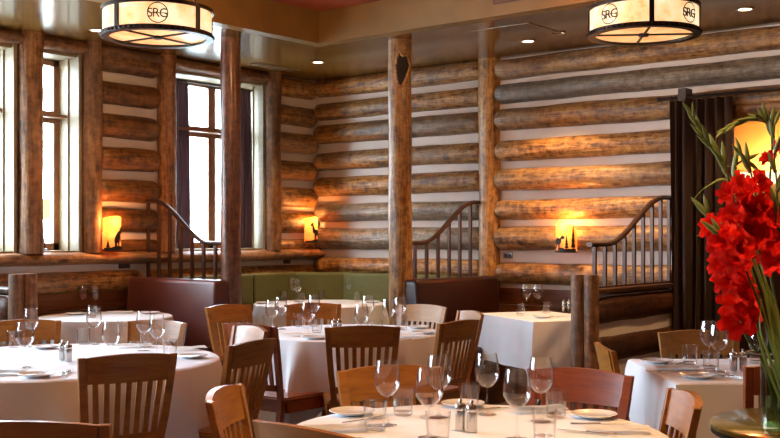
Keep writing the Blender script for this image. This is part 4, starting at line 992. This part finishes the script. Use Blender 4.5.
glad([(790, 426), (786, 380), (776, 320), (764, 275), (750, 235), (741, 200), (733, 172), (745, 160), (757, 170)], [3.45]*9, (240, 222, 2), (205, 1, 6), 'gladiolus behind the middle one with a green tip among the red blooms', 5)
glad([(796, 426), (795, 370), (790, 310), (783, 270), (776, 235), (777, 190), (774, 150), (775, 120)], [3.33]*8, (268, 238, 4), (225, 1, 6), 'gladiolus at the right picture edge with large open blooms', 6)
glad([(800, 426), (803, 370), (812, 310), (822, 250), (832, 190), (838, 130)], [3.42]*6, (270, 180, 6), (175, 1, 6), 'gladiolus leaning right beyond the picture edge', 7)
glad([(786, 426), (778, 372), (766, 325), (752, 285), (738, 255), (722, 236)], [3.30, 3.3, 3.27, 3.25, 3.23, 3.22], (268, 240, 3), (238, 1, 2), 'short gladiolus filling the lower left of the bouquet', 8)
def leaf(path, d, wmax, label, twist=0.0):
    P3 = smooth_path([PD(px, d + .02*i, EYE + (236-py)*d/F) for i, (px, py) in enumerate(path)], 8); base = P3[0]; Q = [p-base for p in P3]; n = len(Q); bm = bmesh.new(); rows = []
    toward = Vector((st, -ct, 0))
    for i, p in enumerate(Q):
        f = i/(n-1); dd = (Q[min(i+1, n-1)]-Q[max(i-1, 0)]).normalized(); s = dd.cross(toward).normalized(); s = (s*math.cos(twist*f) + toward*math.sin(twist*f)); w_ = .55*wmax*(.25 + .75*math.sin(min(1, f*1.1+.08)*PI)**.8) if f < .95 else wmax*.12
        rows.append([bm.verts.new(p + s*w_*u + toward*.003*(1-abs(u))) for u in (-1, 0, 1)])
    for a, b in zip(rows, rows[1:]):
        for j in range(2): bm.faces.new((a[j], a[j+1], b[j+1], b[j]))
    bmesh.ops.solidify(bm, geom=list(bm.faces), thickness=.0015)
    o = obj('gladiolus_leaf', bm, M['leafy']); o.location = base; tag(o, label, 'leaf', 'green leaves in the bouquet')
leaf([(786, 400), (768, 330), (752, 275), (738, 240), (722, 228), (697, 236)], 3.24, .010, 'pale green leaf pointing left in front of the red blooms', .2)
leaf([(788, 400), (775, 330), (762, 285), (748, 252), (730, 225), (712, 224)], 3.26, .009, 'green leaf above the pale pointing leaf', .3)
leaf([(790, 400), (770, 300), (748, 220), (728, 180), (706, 186), (692, 200)], 3.31, .009, 'drooping green leaf at the upper left of the bouquet', .2)
leaf([(792, 400), (778, 330), (768, 290), (760, 262)], 3.22, .011, 'broad yellow-green leaf in the middle of the bouquet', .5)
leaf([(794, 400), (788, 320), (784, 250), (777, 190)], 3.28, .010, 'upright yellow-green leaf at the right of the bouquet', .4)
leaf([(784, 410), (768, 370), (758, 335), (755, 312)], 3.22, .009, 'short green leaf just above the vase rim', .3)
leaf([(796, 410), (786, 370), (774, 330), (771, 296)], 3.2, .010, 'green leaf right above the vase at the picture edge', .4)
leaf([(790, 400), (770, 310), (752, 250), (742, 200), (722, 165), (760, 175)], 3.38, .008, 'arching green leaf beneath the bent flower tip', .2)

leaf([(790, 410), (776, 350), (766, 300), (758, 270), (750, 246)], 3.20, .008, 'narrow green leaf over the red blooms, centre of the bouquet', .3)
leaf([(793, 410), (783, 350), (777, 310), (766, 282)], 3.19, .009, 'dark green leaf at the right of the bouquet above the vase', .6)
leaf([(786, 405), (770, 360), (760, 330), (762, 300)], 3.18, .008, 'green leaf crossing the stems just over the vase', .4)
leaf([(798, 410), (794, 340), (788, 280), (786, 230)], 3.22, .009, 'long green leaf at the right picture edge', .2)
